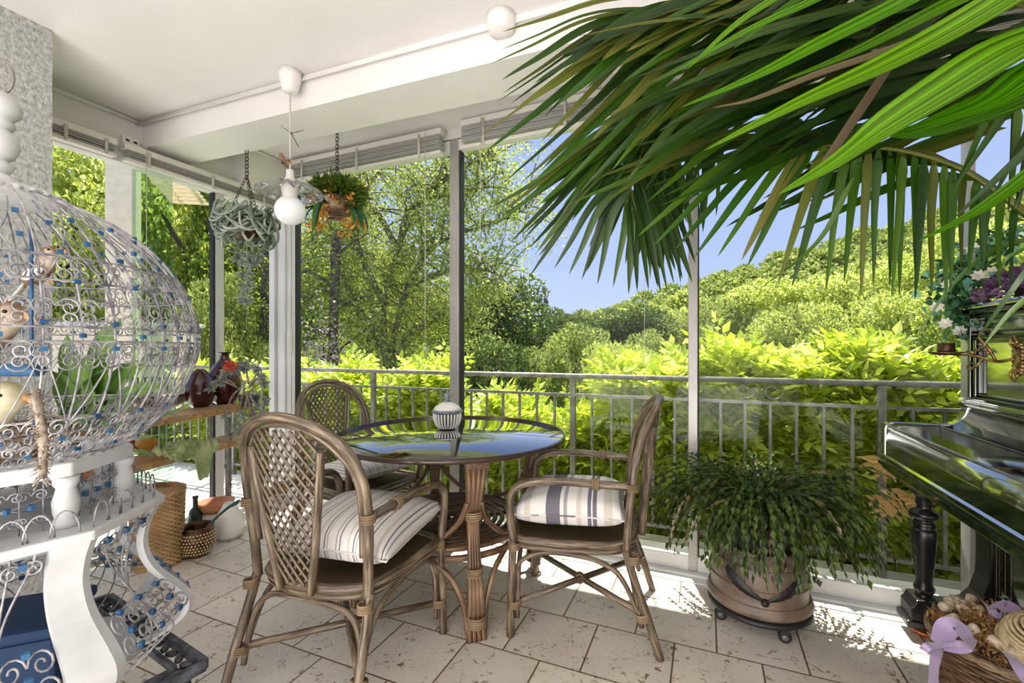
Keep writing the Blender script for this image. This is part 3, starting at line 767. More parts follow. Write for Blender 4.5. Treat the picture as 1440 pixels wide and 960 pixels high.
# legs and toes
lp=[(.001,.13),(.03,.13),(.034,.14),(.036,.155),(.03,.165),(.026,.175),(.034,.185),(.036,.20),(.03,.21),(.027,.225),(.03,.25),(.036,.32),(.042,.40),(.044,.435),(.040,.445),(.034,.45),(.040,.462),(.034,.475),(.028,.482),(.046,.492),(.052,.505),(.046,.518),(.028,.526),(.024,.54),(.030,.555),(.026,.57),(.034,.585),(.044,.60),(.044,.61),(.001,.61)]
for yy in (PY1-.06,PY0+.06):
    lg=pb(MB().lathe(lp,(.868,yy,0),28),'leg','piano_dull')
    br=[(1.06,.665),(.765,.665),(.775,.645),(.80,.635),(.815,.61),(.86,.60),(.90,.605),(.93,.63),(1.06,.64)]
    pb(MB().extr(br,'Y',yy-.045,yy+.045),'leg_bracket','piano_dull',bevel=.004)
    toe=[(1.12,.06),(.805,.06),(.805,.125),(.815,.135),(.825,.16),(.87,.165),(.90,.15),(.95,.15),(1.0,.17),(1.03,.21),(1.05,.28),(1.055,.40),(1.055,.60),(1.12,.60)]
    pb(MB().extr(toe,'Y',yy-.055,yy+.055),'toe_block','piano_dull',bevel=.005)
    pb(MB().box((.792,yy-.062,.045),(1.12,yy+.06,.075)),'plinth','piano_dull',bevel=.005)
    m=MB().lathe([(.001,0),(.018,0),(.018,.02),(.001,.02)],(0,0,-.01),16,Matrix.Translation((.87,yy,.035))@Matrix.Rotation(PI/2,4,'X')); pb(m,'caster','galv')
lo=MB(); lo.box((1.085,PY0,.10),(1.11,PY1,.66)); pb(lo,'lower_panel')
fr=MB(); frame(fr,1.06,1.086,PY0+.03,PY1-.11,.20,.64,.02); frame(fr,1.068,1.086,PY0+.055,PY1-.135,.225,.615,.012); fr.box((1.055,PY0,.10),(1.086,PY1,.17)); pb(fr,'lower_moulding',bevel=.004)
q=(.845,PY1-.06,0)
t=thing('caster_cup','small amber glass cup under the piano wheel','caster cup',q)
MB().lathe([(.001,.002),(.032,.002),(.044,.014),(.047,.022),(.043,.023),(.032,.014),(.022,.012),(.001,.012)],seg=24).build('dish',M['orange'],t)
t=thing('caster_cup','second amber glass cup under the nearer piano wheel','caster cup',(.845,PY0+.06,0))
MB().lathe([(.001,.002),(.032,.002),(.044,.014),(.047,.022),(.043,.023),(.032,.014),(.022,.012),(.001,.012)],seg=24).build('dish',M['orange'],t)
# sconce
sy=2.16; sz=1.165
t=thing('piano_sconce','ornate brass candle sconce swinging out from the piano front','candle sconce',(1.005,sy,sz))
m=MB()
for i in range(28):
    a=2*PI*i/28; r=.03+.012*abs(math.sin(a*2))
    m.ball((0,r*.62*math.cos(a),r*1.5*math.sin(a)),.008,8,6)
m.ball((0,0,0),.02,14,8,(.5,1,2)); 
for s in (-1,1):
    m.curve([(-.008,0,.03*s),(-.012,.02,.055*s),(-.01,.005,.08*s),(-.01,-.015,.06*s),(-.01,-.004,.045*s)],.004,6)
m.build('back_plate',M['brass'],t)
arm=MB().curve([(-.01,0,0),(-.03,.05,-.012),(-.05,.10,.0),(-.075,.15,.012),(-.10,.195,.012)],.006,8)
arm.curve([(-.035,.055,-.01),(-.055,.06,.04),(-.06,.10,.075),(-.045,.12,.10),(-.03,.09,.105),(-.035,.08,.085)],.005,7)
arm.curve([(-.05,.10,0),(-.065,.12,-.035),(-.07,.16,-.045),(-.06,.18,-.03),(-.06,.16,-.02)],.0045,7)
for p in ((-.05,.08,.03),(-.06,.11,.03),(-.05,.12,.05),(-.055,.06,.02),(-.07,.13,.02)): arm.ball(p,.009,8,6,(1,1.4,.8))
arm.build('arm',M['brass'],t)
cx,cy=-.115,.215
MB().lathe([(.001,.008),(.02,.008),(.05,.014),(.056,.020),(.054,.022),(.03,.016),(.001,.016)],(cx,cy,0),28).build('drip_pan',M['bronze'],t)
MB().lathe([(.001,.016),(.027,.016),(.029,.03),(.026,.045),(.028,.058),(.024,.058),(.022,.03),(.001,.03)],(cx,cy,0),24).build('candle_cup',M['bronze'],t)
# ------------------------------------------------------------------ flowers on the piano
def pinwheel(m,c,n,r,up,cup=.4,k=5):
    up=Vector(up).normalized(); a=up.cross(Vector((.3,.2,.9))).normalized(); b=up.cross(a); c=Vector(c)
    for i in range(n):
        th=2*PI*i/n; d=a*math.cos(th)+b*math.sin(th); s=a*-math.sin(th)+b*math.cos(th)
        q=len(m.v); m.v.extend([c,c+d*r*.55-s*r*.34+up*r*cup*.6,c+d*r+up*r*cup,c+d*r*.55+s*r*.34+up*r*cup*.6])
        m.face((q,q+1,q+2,q+3),None,True)
t=thing('flower_trough','rusty rectangular trough on the piano lid','planter',(1.22,2.32,1.378))
b=MB(); b.box((-.10,-.30,0),(.12,.12,.135)); tr=b.build('trough',M['bronze'],t,bevel=.006)
b=MB(); b.box((-.106,-.306,.12),(.126,.126,.14)); b.build('rim',M['bronze'],t,bevel=.003)
iv=thing('ivy_garland','artificial ivy garland trailing off the piano corner','ivy',(1.1,2.4,1.378))
def W2(u,y,d): return P(u,y,d)-Vector((1.1,2.4,1.378))
path=catmull([W2(1436,330,2.05),W2(1400,345,2.02),W2(1370,365,2.0),W2(1345,395,1.97),W2(1345,420,1.95),W2(1360,440,1.92),W2(1362,480,1.9)],8)
MB().tube(path,.004,6).build('vine_stem',M['leaf_ivy'],iv)
MB().curve([W2(1345,400,1.95),W2(1325,430,1.93),W2(1322,455,1.92)],.003,5).build('vine_stem',M['leaf_ivy'],iv)
def ivycloud(n,mat,spread,size,seed):
    rg=np.random.default_rng(seed); pp=np.array([list(p) for p in path]); ix=rg.integers(0,len(pp),n)
    C=pp[ix]+rg.normal(0,1,(n,3))*spread; D=rg.normal(0,1,(n,3)); N=rg.normal(0,1,(n,3)); N[:,0]-=1;N[:,1]-=1
    leafmesh('foliage',C,D,N,rg.uniform(.6,1.1,n)*size,rg.uniform(.3,.45,n)*size,mat,iv)
ivycloud(420,M['leaf_ivy'],.034,.045,1); ivycloud(100,M['leaf_aqua'],.05,.05,2)
for (u,y,d) in ((1376,388,1.88),(1368,350,1.95),(1318,432,1.9),(1395,383,1.9),(1330,455,1.9),(1350,466,1.9),(1333,400,1.93)):
    fl=MB(); c=W2(u,y,d); pinwheel(fl,c,7,.026,(-.5,-.9,.3)); pinwheel(fl,c+Vector((0,-.004,0)),6,.016,(-.5,-.9,.3),.8); fl.build('white_flower',M['petal_white'],iv)
pf=thing('purple_flowers','clump of dark purple dried flowers in the rusty trough','flowers',(1.15,2.25,1.4))
rg=np.random.default_rng(4); n=900; U=unit(n); C=np.stack([U[:,0]*.10,U[:,1]*.22-.02,np.abs(U[:,2])*.09+.0],1)+rg.normal(0,.008,(n,3)); C[:,0]-=.07
leafmesh('blossoms',C,U+rg.normal(0,.5,(n,3)),rg.normal(0,1,(n,3)),np.full(n,.028),np.full(n,.01),M['petal_purple'],pf)

# ------------------------------------------------------------------ basket of dried flowers bottom right
BC=L(1.61,1.46,0)
t=thing('wicker_basket','woven basket holding dried flowers at the bottom right corner','basket',BC)
m=MB()
for i in range(16):
    z=.01+i*.0145; r=.165+.035*i/16
    m.tube([((r+.0045*math.sin(k*PI/2+i*PI))*math.cos(k*2*PI/72),(r+.0045*math.sin(k*PI/2+i*PI))*math.sin(k*2*PI/72),z) for k in range(72)],.0075,5,True)
m.build('woven_wall',M['rattan_red'],t)
MB().lathe([(.001,0),(.165,0),(.165,.012),(.001,.012)],seg=36).build('base',M['rattan_red'],t)
m=MB()
for ph in (0,PI):
    m.tube([(.207*math.cos(a*2*PI/90),.207*math.sin(a*2*PI/90)+0,.25+.006*math.sin(a*.9+ph)) for a in range(90)],.009,6,True)
m.build('braided_rim',M['binding'],t)
df=thing('dried_flowers','bunch of brown and cream dried flowers filling the basket','dried flowers',BC+Vector((0,0,.215)))
rg=np.random.default_rng(8); n=5200
ang=rg.uniform(0,2*PI,n); rr=np.sqrt(rg.uniform(0,1,n))*.185; base=np.stack([rr*np.cos(ang),rr*np.sin(ang),.03+.05*(1-(rr/.2)**2)+.018*np.sin(rr*60+ang*3)],1)
U=rg.normal(0,1,(n,3)); U[:,2]=np.abs(U[:,2])+.4
leafmesh('brown_heads',base+rg.normal(0,.012,(n,3)),U,rg.normal(0,1,(n,3)),rg.uniform(.012,.026,n),rg.uniform(.002,.005,n),M['dried'],df)
MB().lathe([(.001,.05),(.1,.035),(.19,.0)],seg=30).build('packing',M['bird_brown'],df)
for i in range(30):
    m=MB(); a=rg.uniform(0,2*PI); r=rg.uniform(.03,.17); x,y=r*math.cos(a),r*math.sin(a)
    if i<12: a=rg.uniform(1.7,3.0); r=rg.uniform(.1,.17); x,y=r*math.cos(a),r*math.sin(a)
    p=Vector((x,y,.085)); d=Vector((rg.normal(),rg.normal(),.7)).normalized()*.024
    m.curve([p-d,p-d*.3,p+d*.4,p+d],[.008,.015,.016,.006],8,3); m.build('cream_head',M['cream_fluff'],df)
def ribbon(m,pts,w,up=(0,0,1)):
    pts=catmull(pts,7); b=len(m.v)
    for i,p in enumerate(pts):
        tt=(pts[min(i+1,len(pts)-1)]-pts[max(0,i-1)]).normalized(); s=tt.cross(Vector(up)); s=s.normalized() if s.length>.05 else Vector((0,1,0))
        m.v.extend([p-s*w,p+s*w])
    for i in range(len(pts)-1): m.face((b+2*i,b+2*i+1,b+2*i+3,b+2*i+2),None,True)
    return m
def W3(u,y,z): return PZ(u,y,z)
rb=thing('ribbon_bow','lilac satin bow tied over the left side of the basket rim','ribbon',W3(1322,905,.28))
def Rb(u,y,z): return W3(u,y,z)-rb.location
ribbon(MB(),[Rb(1322,907,.29),Rb(1306,908,.31),Rb(1300,915,.29),Rb(1322,910,.285)],.011,(0,-.5,1)).build('loop',M['lilac'],rb)
ribbon(MB(),[Rb(1325,907,.29),Rb(1348,905,.32),Rb(1366,909,.31),Rb(1350,914,.29),Rb(1326,910,.285)],.011,(0,-.5,1)).build('loop',M['lilac'],rb)
ribbon(MB(),[Rb(1324,908,.28),Rb(1330,885,.31),Rb(1345,878,.33),Rb(1360,895,.31),Rb(1372,908,.29)],.028,(.3,-.4,1)).build('loop',M['lilac'],rb)
ribbon(MB(),[Rb(1320,910,.28),Rb(1315,930,.25),Rb(1312,965,.16),Rb(1314,1010,.08)],.022,(.6,-.9,.2)).build('tail',M['lilac'],rb)
rb2=thing('ribbon_bow','curled lilac satin ribbon at the back of the basket','ribbon',W3(1405,862,.30))
def Rb(u,y,z): return W3(u,y,z)-rb2.location
ribbon(MB(),[Rb(1386,848,.31),Rb(1396,858,.34),Rb(1408,866,.33)],.018,(.2,-.8,.8)).build('tail',M['lilac'],rb2)
ribbon(MB(),[Rb(1400,872,.30),Rb(1404,858,.33),Rb(1420,852,.34),Rb(1428,860,.33),Rb(1420,872,.31),Rb(1406,878,.30)],.02,(0,-.6,1)).build('loop',M['lilac'],rb2)
rb3=thing('ribbon_bow','lilac ribbon end lying on the front of the dried flowers','ribbon',W3(1425,925,.32))
def Rb(u,y,z): return W3(u,y,z)-rb3.location
ribbon(MB(),[Rb(1412,915,.32),Rb(1424,925,.34),Rb(1436,945,.33),Rb(1446,960,.31)],.014,(0,-.6,1)).build('tail',M['lilac'],rb3)
hc=W3(1478,910,.32)
t=thing('straw_hat','small woven straw hat lying on the dried flowers','hat',hc); t.rotation_euler=(.25,-.2,0)
m=MB()
for i in range(13):
    r=.11-.004*i if i<4 else .095*math.cos((i-4)/9*PI/2)+.004; z=.004*i if i<4 else .016+.055*math.sin((i-4)/9*PI/2)
    m.tube([(r*math.cos(k*2*PI/60),r*math.sin(k*2*PI/60),z+.002*(k%2)) for k in range(60)],.0058,5,True)
m.build('crown',M['straw'],t)

# ------------------------------------------------------------------ shelf by the left glazing
A0=L(-1.93,1.9,0); A1=L(-1.72,3.03,0)
sd=(A1-A0).normalized(); sn=Vector((-sd.y,sd.x,0)); sl=(A1-A0).length; sr=math.atan2(sd.y,sd.x)
t=thing('plant_shelf','two-tier pine shelf on grey metal legs along the left glazing','shelf',A0,sr)
for z in (.815,.60):
    MB().box((.06,0,z-.018),(sl,.22,z+.018)).build('shelf_board',M['wood'],t,bevel=.004)
for x in (.075,sl+.012):
    m=MB(); m.box((x-.012,.0,0),(x+.012,.028,.845)); m.box((x-.012,.19,0),(x+.012,.218,.845)); 
    m.box((x-.010,.02,.03),(x+.010,.2,.05)); m.build('metal_leg',M['rust_steel'],t)
def on_shelf(u,y,z,back=.0): 
    p=PZ(u,y,z); return p
# red bottle vases
def vase(name,label,loc,prof,mat,cat='vase',seg=32,sx=1,sy=1,parts=()):
    t=thing(name,label,cat,loc); MB().lathe(prof,seg=seg,sx=sx,sy=sy).build('body',M[mat],t); return t
ps=on_shelf(316,567,.833)
vase('bottle_vase','tall oxblood red bottle vase on the upper shelf',ps,[(.001,0),(.055,0),(.075,.02),(.098,.09),(.104,.15),(.092,.21),(.06,.262),(.034,.29),(.026,.315),(.03,.335),(.042,.345),(.038,.345),(.024,.325),(.001,.32)],'maroon')
ps=on_shelf(287,572,.833)+sn*.03
vase('round_vase','dark oxblood vase with pointed top, left of the tall red one',ps,[(.001,0),(.045,0),(.07,.03),(.082,.09),(.078,.15),(.055,.205),(.025,.235),(.02,.24),(.001,.24)],'maroon')
ps=on_shelf(228,574,.833)
t=thing('dark_bowl','low dark brown boat-shaped bowl on the upper shelf behind the wire dome','bowl',ps,sr)
MB().lathe([(.001,0),(.05,0),(.09,.03),(.12,.075),(.125,.085),(.115,.08),(.08,.035),(.001,.012)],seg=32,sx=1.7,sy=.8).build('bowl',M['bronze'],t)
# trailing succulent
ps=on_shelf(350,570,.833)
t=thing('trailing_succulent','grey-leaved succulent with coral flowers trailing over the shelf end','succulent',ps)
MB().lathe([(.001,0),(.05,0),(.06,.05),(.062,.07),(.05,.07),(.001,.06)],seg=24).build('pot',M['iron'],t)
def Ps(u,y,d): return P(u,y,d)-ps
rg=np.random.default_rng(21)
stems=[[(345,545),(340,560),(335,590),(345,615),(352,628)],[(330,540),(316,532),(305,540)],[(345,540),(330,522),(318,520)],[(350,540),(345,520),(335,515)],[(350,545),(365,530),(372,540)],[(352,548),(372,560),(366,590)],[(350,545),(362,520),(345,512)],[(338,545),(325,560),(318,590),(325,612)],[(348,550),(360,570),(372,582)],[(335,545),(310,535),(296,545)],[(350,550),(342,580),(330,600)],[(345,550),(352,575),(348,600),(340,625)]]
st=MB(); C=[];D=[]
for s in stems:
    d=2.72+rg.uniform(-.06,.06); pts=catmull([Ps(u,y,d+.02*k) for k,(u,y) in enumerate(s)],6); st.tube(pts,.0055,6)
    e=pts[-1]; 
    for c in [e]+[pts[int(len(pts)*.6)]]:
        for k in range(26):
            v=Vector(rg.normal(0,1,3)).normalized(); C.append(list(c+v*.006)); D.append(list(v))
st.build('stems',M['rope'],t)
C=np.array(C);D=np.array(D); leafmesh('rosettes',C,D,RNG.normal(0,1,(len(C),3)),np.full(len(C),.034),np.full(len(C),.009),M['leaf_succ'],t)
C=[];c0=Ps(322,515,2.65)
for k in range(90): C.append(list(c0+Vector(rg.normal(0,.014,3))))
C=np.array(C); leafmesh('coral_flowers',C,rg.normal(0,1,C.shape),rg.normal(0,1,C.shape),np.full(len(C),.018),np.full(len(C),.008),M['petal_red'],t)
# cloth
pc=on_shelf(268,640,.618)
t=thing('folded_cloth','crumpled olive cloth hanging over the edge of the lower shelf','cloth',pc,sr)
def cl(u,v):
    x=(u-.5)*.27; 
    s=v*.30
    wr=.014*math.sin(u*23+v*9)+.010*math.sin(u*41-v*13)+.012*math.sin(v*31)
    y=.13-s if s<.14 else -.012-.01*math.sin(u*9); z=.03+wr+.02*math.sin(u*PI) if s<.14 else .03+wr*.5-(s-.14)*(.16+.85*(1 if .56<u<.74 else max(0,1-min(abs(u-.56),abs(u-.74))*9)))
    return (x,y-.03,z)
o=MB().grid(cl,46,26).build('cloth',M['green_cloth'],t); so=o.modifiers.new('t','SOLIDIFY'); so.thickness=.006
ps=on_shelf(212,634,.618)+sn*.03
t=thing('onion_ornament','mustard glazed onion-shaped pot on the lower shelf','ornament',ps)
MB().lathe([(.001,0),(.06,.0),(.066,.004),(.045,.012),(.052,.025),(.056,.045),(.048,.065),(.026,.08),(.008,.088),(.006,.1),(.001,.102)],seg=28).build('body',M['yellow_glaze'],t)
ps=on_shelf(192,636,.618)+sn*.06
t=thing('radish_ornament','magenta round ornament beside the mustard pot','ornament',ps)
MB().ball((0,0,.04),.04,18,10,(1.1,1,.9)).build('body',M['magenta'],t); MB().curve([(.03,0,.05),(.07,0,.02),(.09,0,.03)],[.012,.006,.002],6).build('root',M['magenta'],t)
# agave on the shelf behind the dome
ps=PZ(150,668,.618)+sn*.10
t=thing('broad_leaf_plant','soft green plant with broad curved leaves behind the wire dome','potted plant',ps)
MB().lathe([(.001,0),(.07,0),(.095,.12),(.1,.13),(.09,.13),(.001,.11)],seg=24).build('pot',M['terracotta'],t)
rg=np.random.default_rng(9)
for k,(u,y,w) in enumerate(((175,445,.07),(95,470,.075),(210,505,.06),(130,500,.085),(70,520,.06),(180,560,.07),(100,610,.05),(60,600,.05),(150,455,.05),(230,540,.05))):
    tip=P(u,y,1.95+.05*(k%3))-ps; mid=Vector((tip.x*.5,tip.y*.5,.11+(tip.z-.11)*.62+.04))
    MB().blade([(0,0,.1),mid,tip],w,(.3,-1,.35),.35,8,lambda x:math.sin(PI*min(1,x*.86+.14))**.8).build('leaf',M['leaf_agave'],t)
t=thing('striped_leaf_plant','plant with long arching striped leaves sweeping right over the lower shelf','potted plant',ps+sn*.0+Vector((-.16,-.12,0)))
pq=Vector(t.location)
MB().lathe([(.001,0),(.06,0),(.08,.1),(.085,.11),(.075,.11),(.001,.1)],seg=24).build('pot',M['terracotta'],t)
for (m_,e_) in (((190,600),(275,565)),((200,615),(265,604)),((190,632),(215,642)),((160,560),(262,552)),((130,600),(120,655)),((180,575),(278,590)),((150,520),(230,500))):
    a=P(m_[0],m_[1],2.0)-pq; e=P(e_[0],e_[1],2.25)-pq; z0=Vector((0,0,.1))
    MB().blade([z0,z0.lerp(a,.6)+Vector((0,0,.06)),a,e],.026,(.2,-.6,1),.3,7,lambda x:(1-x)**.45).build('leaf',M['leaf_stripe'],t)

# ------------------------------------------------------------------ pots on the floor
def onfloor(u,y): return PZ(u,y,0)
ps=PZ(213,795,0)+Vector((0,.03,0))
t=thing('tall_wicker_basket','tall light wicker basket standing on the tiles','basket',ps)
m=MB(); n=80
for i in range(34):
    z=.006+i*.0118; r=.105+.012*(i/34)
    m.tube([((r+.005*math.cos(k*PI/2+i*PI))*math.cos(k*2*PI/n)*1.15,(r+.005*math.cos(k*PI/2+i*PI))*math.sin(k*2*PI/n),z) for k in range(n)],.0066,5,True)
m.build('woven_wall',M['wicker'],t)
m=MB()
for ph in (0,PI/2,PI): m.tube([(.121*math.cos(k*2*PI/90)*1.15,.121*math.sin(k*2*PI/90),.408+.007*math.sin(k*.7+ph)) for k in range(90)],.008,6,True)
m.build('braided_rim',M['wicker'],t)
MB().lathe([(.001,.385),(.115,.395)],seg=30,sx=1.15).build('inner_lid',M['wicker'],t)
ps=onfloor(277,780)
t=thing('dimpled_pot','dark brown pot with a pattern of light dimples','pot',ps)
pp=[(.001,0),(.055,0),(.078,.03),(.092,.08),(.09,.13),(.083,.165),(.086,.172),(.078,.172),(.076,.15),(.08,.08),(.001,.02)]
MB().lathe(pp,seg=40).build('body',M['bronze'],t)
m=MB()
for j,(z,r) in enumerate(((.03,.078),(.048,.084),(.066,.089),(.084,.0925),(.102,.0925),(.12,.0915),(.138,.089))):
    for k in range(34):
        a=2*PI*(k+.5*(j%2))/34; m.ball((r*math.cos(a),r*math.sin(a),z),.0048,6,4,(1,1,1.1))
m.build('dimples',M['straw'],t)
t=thing('wooden_spatula','dark grey-green ladle lying across the dimpled pot','ladle')
MB().curve([PZ(284,752,.13),P(300,732,2.66),P(320,714,2.64),P(337,704,2.62)],[.012,.012,.012,.013,.016,.009],8,flat=.4).build('handle',M['bluegrey'] if False else M['olive_bottle'],t)
ps=onfloor(322,756)
t=thing('white_jug','round white ceramic jug with a folded pocket','jug',ps)
MB().lathe([(.001,0),(.05,0),(.085,.03),(.1,.075),(.092,.12),(.062,.165),(.036,.205),(.028,.225),(.024,.222),(.001,.2)],seg=36).build('body',M['white_ceramic'],t)
m=MB(); m.grid(lambda u,v:((.096+.012*math.sin(v*PI))*math.cos(math.radians(-165+u*70)),(.096+.012*math.sin(v*PI))*math.sin(math.radians(-165+u*70)),.05+.05*v+.02*math.sin(u*PI)),12,6); m.build('pocket',M['white_ceramic'],t)
ps=onfloor(301,754)+Vector((-.03,.03,0))
t=thing('cream_crock','cream crock with a terracotta dish as its lid','crock',ps)
MB().lathe([(.001,0),(.075,0),(.09,.03),(.094,.12),(.09,.15),(.001,.15)],seg=32).build('body',M['white_ceramic'],t)
t=thing('terracotta_dish','shallow terracotta dish stacked on the cream crock','dish',ps+Vector((0,0,.151)))
MB().lathe([(.001,0),(.07,0),(.1,.03),(.106,.055),(.11,.06),(.096,.06),(.06,.025),(.001,.02)],seg=36).build('bowl',M['terracotta'],t)
ps=onfloor(263,768)+Vector((-.05,.08,0))
t=thing('glass_bottle','dark green bottle between wicker basket and dimpled pot','bottle',ps)
MB().lathe([(.001,0),(.036,0),(.038,.01),(.038,.16),(.03,.19),(.014,.21),(.014,.26),(.017,.262),(.017,.275),(.001,.275)],seg=24).build('body',M['olive_bottle'],t)

# ------------------------------------------------------------------ hanging planters
def chain(m,p0,p1,r=.009,w=.0022):
    p0=Vector(p0);p1=Vector(p1); d=p1-p0; n=max(2,int(d.length/.022)); t=d.normalized()
    a=t.cross(Vector((1,.2,0))).normalized(); b=t.cross(a)
    for i in range(n):
        c=p0+d*(i+.5)/n; s=a if i%2 else b
        m.tube([c+t*math.sin(k*PI/5)*.015+s*math.cos(k*PI/5)*r for k in range(10)],w,4,True)
    return m
q=P(347,214,2.8); hz=q.z
t=thing('hanging_rope_plant','hanging ball of grey-green curling succulent stems on a chain','hanging plant',(q.x,q.y,0))
zc=P(345,322,2.8).z
c=chain(MB(),(0,0,2.42),(0,0,zc+.33),.012,.003); 
for k in range(3):
    a=2*PI*k/3; chain(c,(0,0,zc+.33),(.10*math.cos(a),.10*math.sin(a),zc+.06),.008)
c.build('chain',M['chain'],t)
MB().lathe([(.001,-.06),(.07,-.06),(.1,.0),(.115,.06),(.105,.06),(.001,.04)],(0,0,zc),24).build('basket',M['bronze'],t)
rg=np.random.default_rng(31); m=MB(); m2=MB()
for k in range(95):
    a=rg.uniform(0,2*PI); r=rg.uniform(.10,.19); z=zc+rg.uniform(-.03,.10); a2=a+rg.normal(0,.7); dz=rg.uniform(.0,.10)
    ptsx=[(.06*math.cos(a),.06*math.sin(a),zc+.06),(r*.8*math.cos(a),r*.8*math.sin(a),z+.06),(r*math.cos(a2),r*math.sin(a2),z-.03),(r*.9*math.cos(a2+.35),r*.9*math.sin(a2+.35),z-dz),(r*.8*math.cos(a2+.8),r*.8*math.sin(a2+.8),z-dz+.05)]
    m.curve(ptsx,[.006,.0075,.0075,.0065,.003],6,5)
m.build('stems',M['rope_green'],t)
C=[];D=[]
for c0 in (Vector((.03,0,zc-.2)),Vector((-.02,.0,zc-.26)),Vector((0,0,zc-.34)),Vector((.06,.02,zc-.15)),Vector((-.06,.0,zc-.16)),Vector((-.01,0,zc-.42))):
    for k in range(34):
        v=Vector(rg.normal(0,1,3)); v.z-=.6; v.normalize(); C.append(list(c0+v*.01)); D.append(list(v))
C=np.array(C); leafmesh('pale_rosettes',C,np.array(D),rg.normal(0,1,C.shape),np.full(len(C),.055),np.full(len(C),.008),M['leaf_succ'],t)
m=MB()
for x,y,z in ((-.06,0,-.3),(0,0,-.42),(.05,0,-.2),(-.03,.02,-.62)): m.curve([(0,0,zc-.05),(x*.8,y,zc+z*.6),(x,y,zc+z)],.0022,5)
m.build('hanging_shoots',M['leaf_succ'],t)

q=P(474,186,3.0); 
t=thing('hanging_flower_basket','hanging basket of orange flowers and fern on a chain','hanging plant',(q.x,q.y,0))
zc=P(478,292,3.0).z
c=chain(MB(),(0,0,2.64),(0,0,zc+.27),.011,.003)
for k in range(3):
    a=2*PI*k/3; chain(c,(0,0,zc+.27),(.09*math.cos(a),.09*math.sin(a),zc+.05),.008)
c.build('chain',M['chain'],t)
m=MB()
for i in range(12): 
    r=.06+.05*math.sin(i/11*PI/2); m.tube([(r*math.cos(k*2*PI/30),r*math.sin(k*2*PI/30),zc-.07+i*.011) for k in range(30)],.007,5,True)
m.lathe([(.001,.04),(.1,.045)],(0,0,zc),20)
m.build('basket',M['bird_brown'],t)
rg=np.random.default_rng(33); n=2300; U=unit(n); 
C=np.stack([U[:,0]*.13,U[:,1]*.13,zc+.09+np.abs(U[:,2])*.1-.03],1)+rg.normal(0,.025,(n,3)); leafmesh('fern',C,U+[0,0,-.2],rg.normal(0,1,(n,3)),rg.uniform(.03,.06,n),rg.uniform(.004,.009,n),M['leaf_fern'],t)
C=[]
for cc in range(46):
    a=rg.uniform(0,2*PI); r=rg.uniform(.07,.19); z=zc-rg.uniform(-.08,.15)+(.08 if rg.random()<.25 else 0); 
    for k in range(11): C.append([r*math.cos(a)+rg.normal(0,.013),r*math.sin(a)+rg.normal(0,.013),z+rg.normal(0,.013)])
C=np.array(C); leafmesh('orange_flowers',C,rg.normal(0,1,C.shape),rg.normal(0,1,C.shape),np.full(len(C),.026),np.full(len(C),.010),M['petal_orange'],t)
for k in range(9):
    a=rg.uniform(-2.6,1.2); r=.2+rg.uniform(0,.05)
    MB().blade([(.08*math.cos(a),.08*math.sin(a),zc),(r*.8*math.cos(a),r*.8*math.sin(a),zc-.04),(r*math.cos(a),r*math.sin(a),zc-rg.uniform(.14,.24))],.022,(0,0,1),.3,5).build('leaf',M['leaf_ivy'],t)

# ------------------------------------------------------------------ BIRD CAGE
CC=L(-1.31,1.155,0); ROT=YAW      # local x = right in the room's diagonal, y = away
cg=thing('bird_cage','large white wire bird cage with blue beads on a bombe wooden base','bird cage',CC,ROT)
cp=[(.24,.93),(.285,.955),(.34,1.01),(.39,1.09),(.418,1.17),(.425,1.23),(.415,1.30),(.385,1.38),(.335,1.455),(.27,1.515),(.2,1.56),(.12,1.59)]
cps=catmull([(r,0,z) for r,z in cp],6)
def rc(z):
    for a,b in zip(cps,cps[1:]):
        if a.z<=z<=b.z: return a.x+(b.x-a.x)*(z-a.z)/max(1e-6,b.z-a.z)
    return cps[0].x if z<.93 else cps[-1].x
def cyl(th,z,o=0): r=rc(z)+o; return Vector((r*math.cos(th),r*math.sin(th),z))
m=MB()
for k in range(44):
    th=2*PI*k/44; m.tube([Vector((p.x*math.cos(th),p.x*math.sin(th),p.z)) for p in cps[::3]]+[Vector((.12*math.cos(th),.12*math.sin(th),1.59))],.0024,5)
for k in range(22):  # crossing curved bars below and above the waist
    th=2*PI*k/22
    for s in (-1,1):
        m.tube([cyl(th+s*.22*(i/10)**1.3,1.21-.25*i/10,.002) for i in range(11)],.0019,4)
        m.tube([cyl(th+s*.2*math.sin(i/10*PI/2),1.34+.20*i/10,.002) for i in range(11)],.0019,4)
m.build('wire_dome',M['wire'],cg)
m=MB()
for z in (.945,.985,1.045,1.215,1.245,1.345,1.40): m.tube([cyl(2*PI*k/60,z,.001) for k in range(60)],.0026,5,True)
m.build('wire_rings',M['wire'],cg)
m=MB()
def scroll(m,th,z,R,s1,s2,turn=1.6,f=cyl,r=.0019,nn=18):
    pts=[]
    for i in range(nn):
        a=i/(nn-1); ang=a*turn*2*PI; rr=R*(1-a*.82); x=s1*(R-0)+s1*rr*(-math.cos(ang)); y=s2*rr*math.sin(ang)
        pts.append((x,y))
    return m.tube([f(th+x/.42,z+y,.003) for x,y in pts],r,4)
for (z,R,n) in ((1.37,.021,36),(1.275,.021,36),(1.185,.023,36),(1.015,.022,30),(.965,.016,30)):
    for k in range(n):
        th=2*PI*k/n
        for s in (-1,1):
            scroll(m,th,z+.012,R,s,1); 
            if z<1.4: scroll(m,th,z-.012,R*.9,s,-1)
m.build('wire_scrolls',M['wire'],cg)
m=MB()
for (z,n,ph) in ((1.255,22,0),(1.20,22,0),(1.228,22,.5),(1.345,22,.5),(1.045,22,0),(1.0,22,.5),(.965,22,0),(1.44,20,0),(1.48,20,.5),(1.50,20,0),(1.41,20,.5)):
    for k in range(n):
        th=2*PI*(k+ph)/n; p=cyl(th,z,.003); m.cbox(p,(.007,.0105,.0095),th)
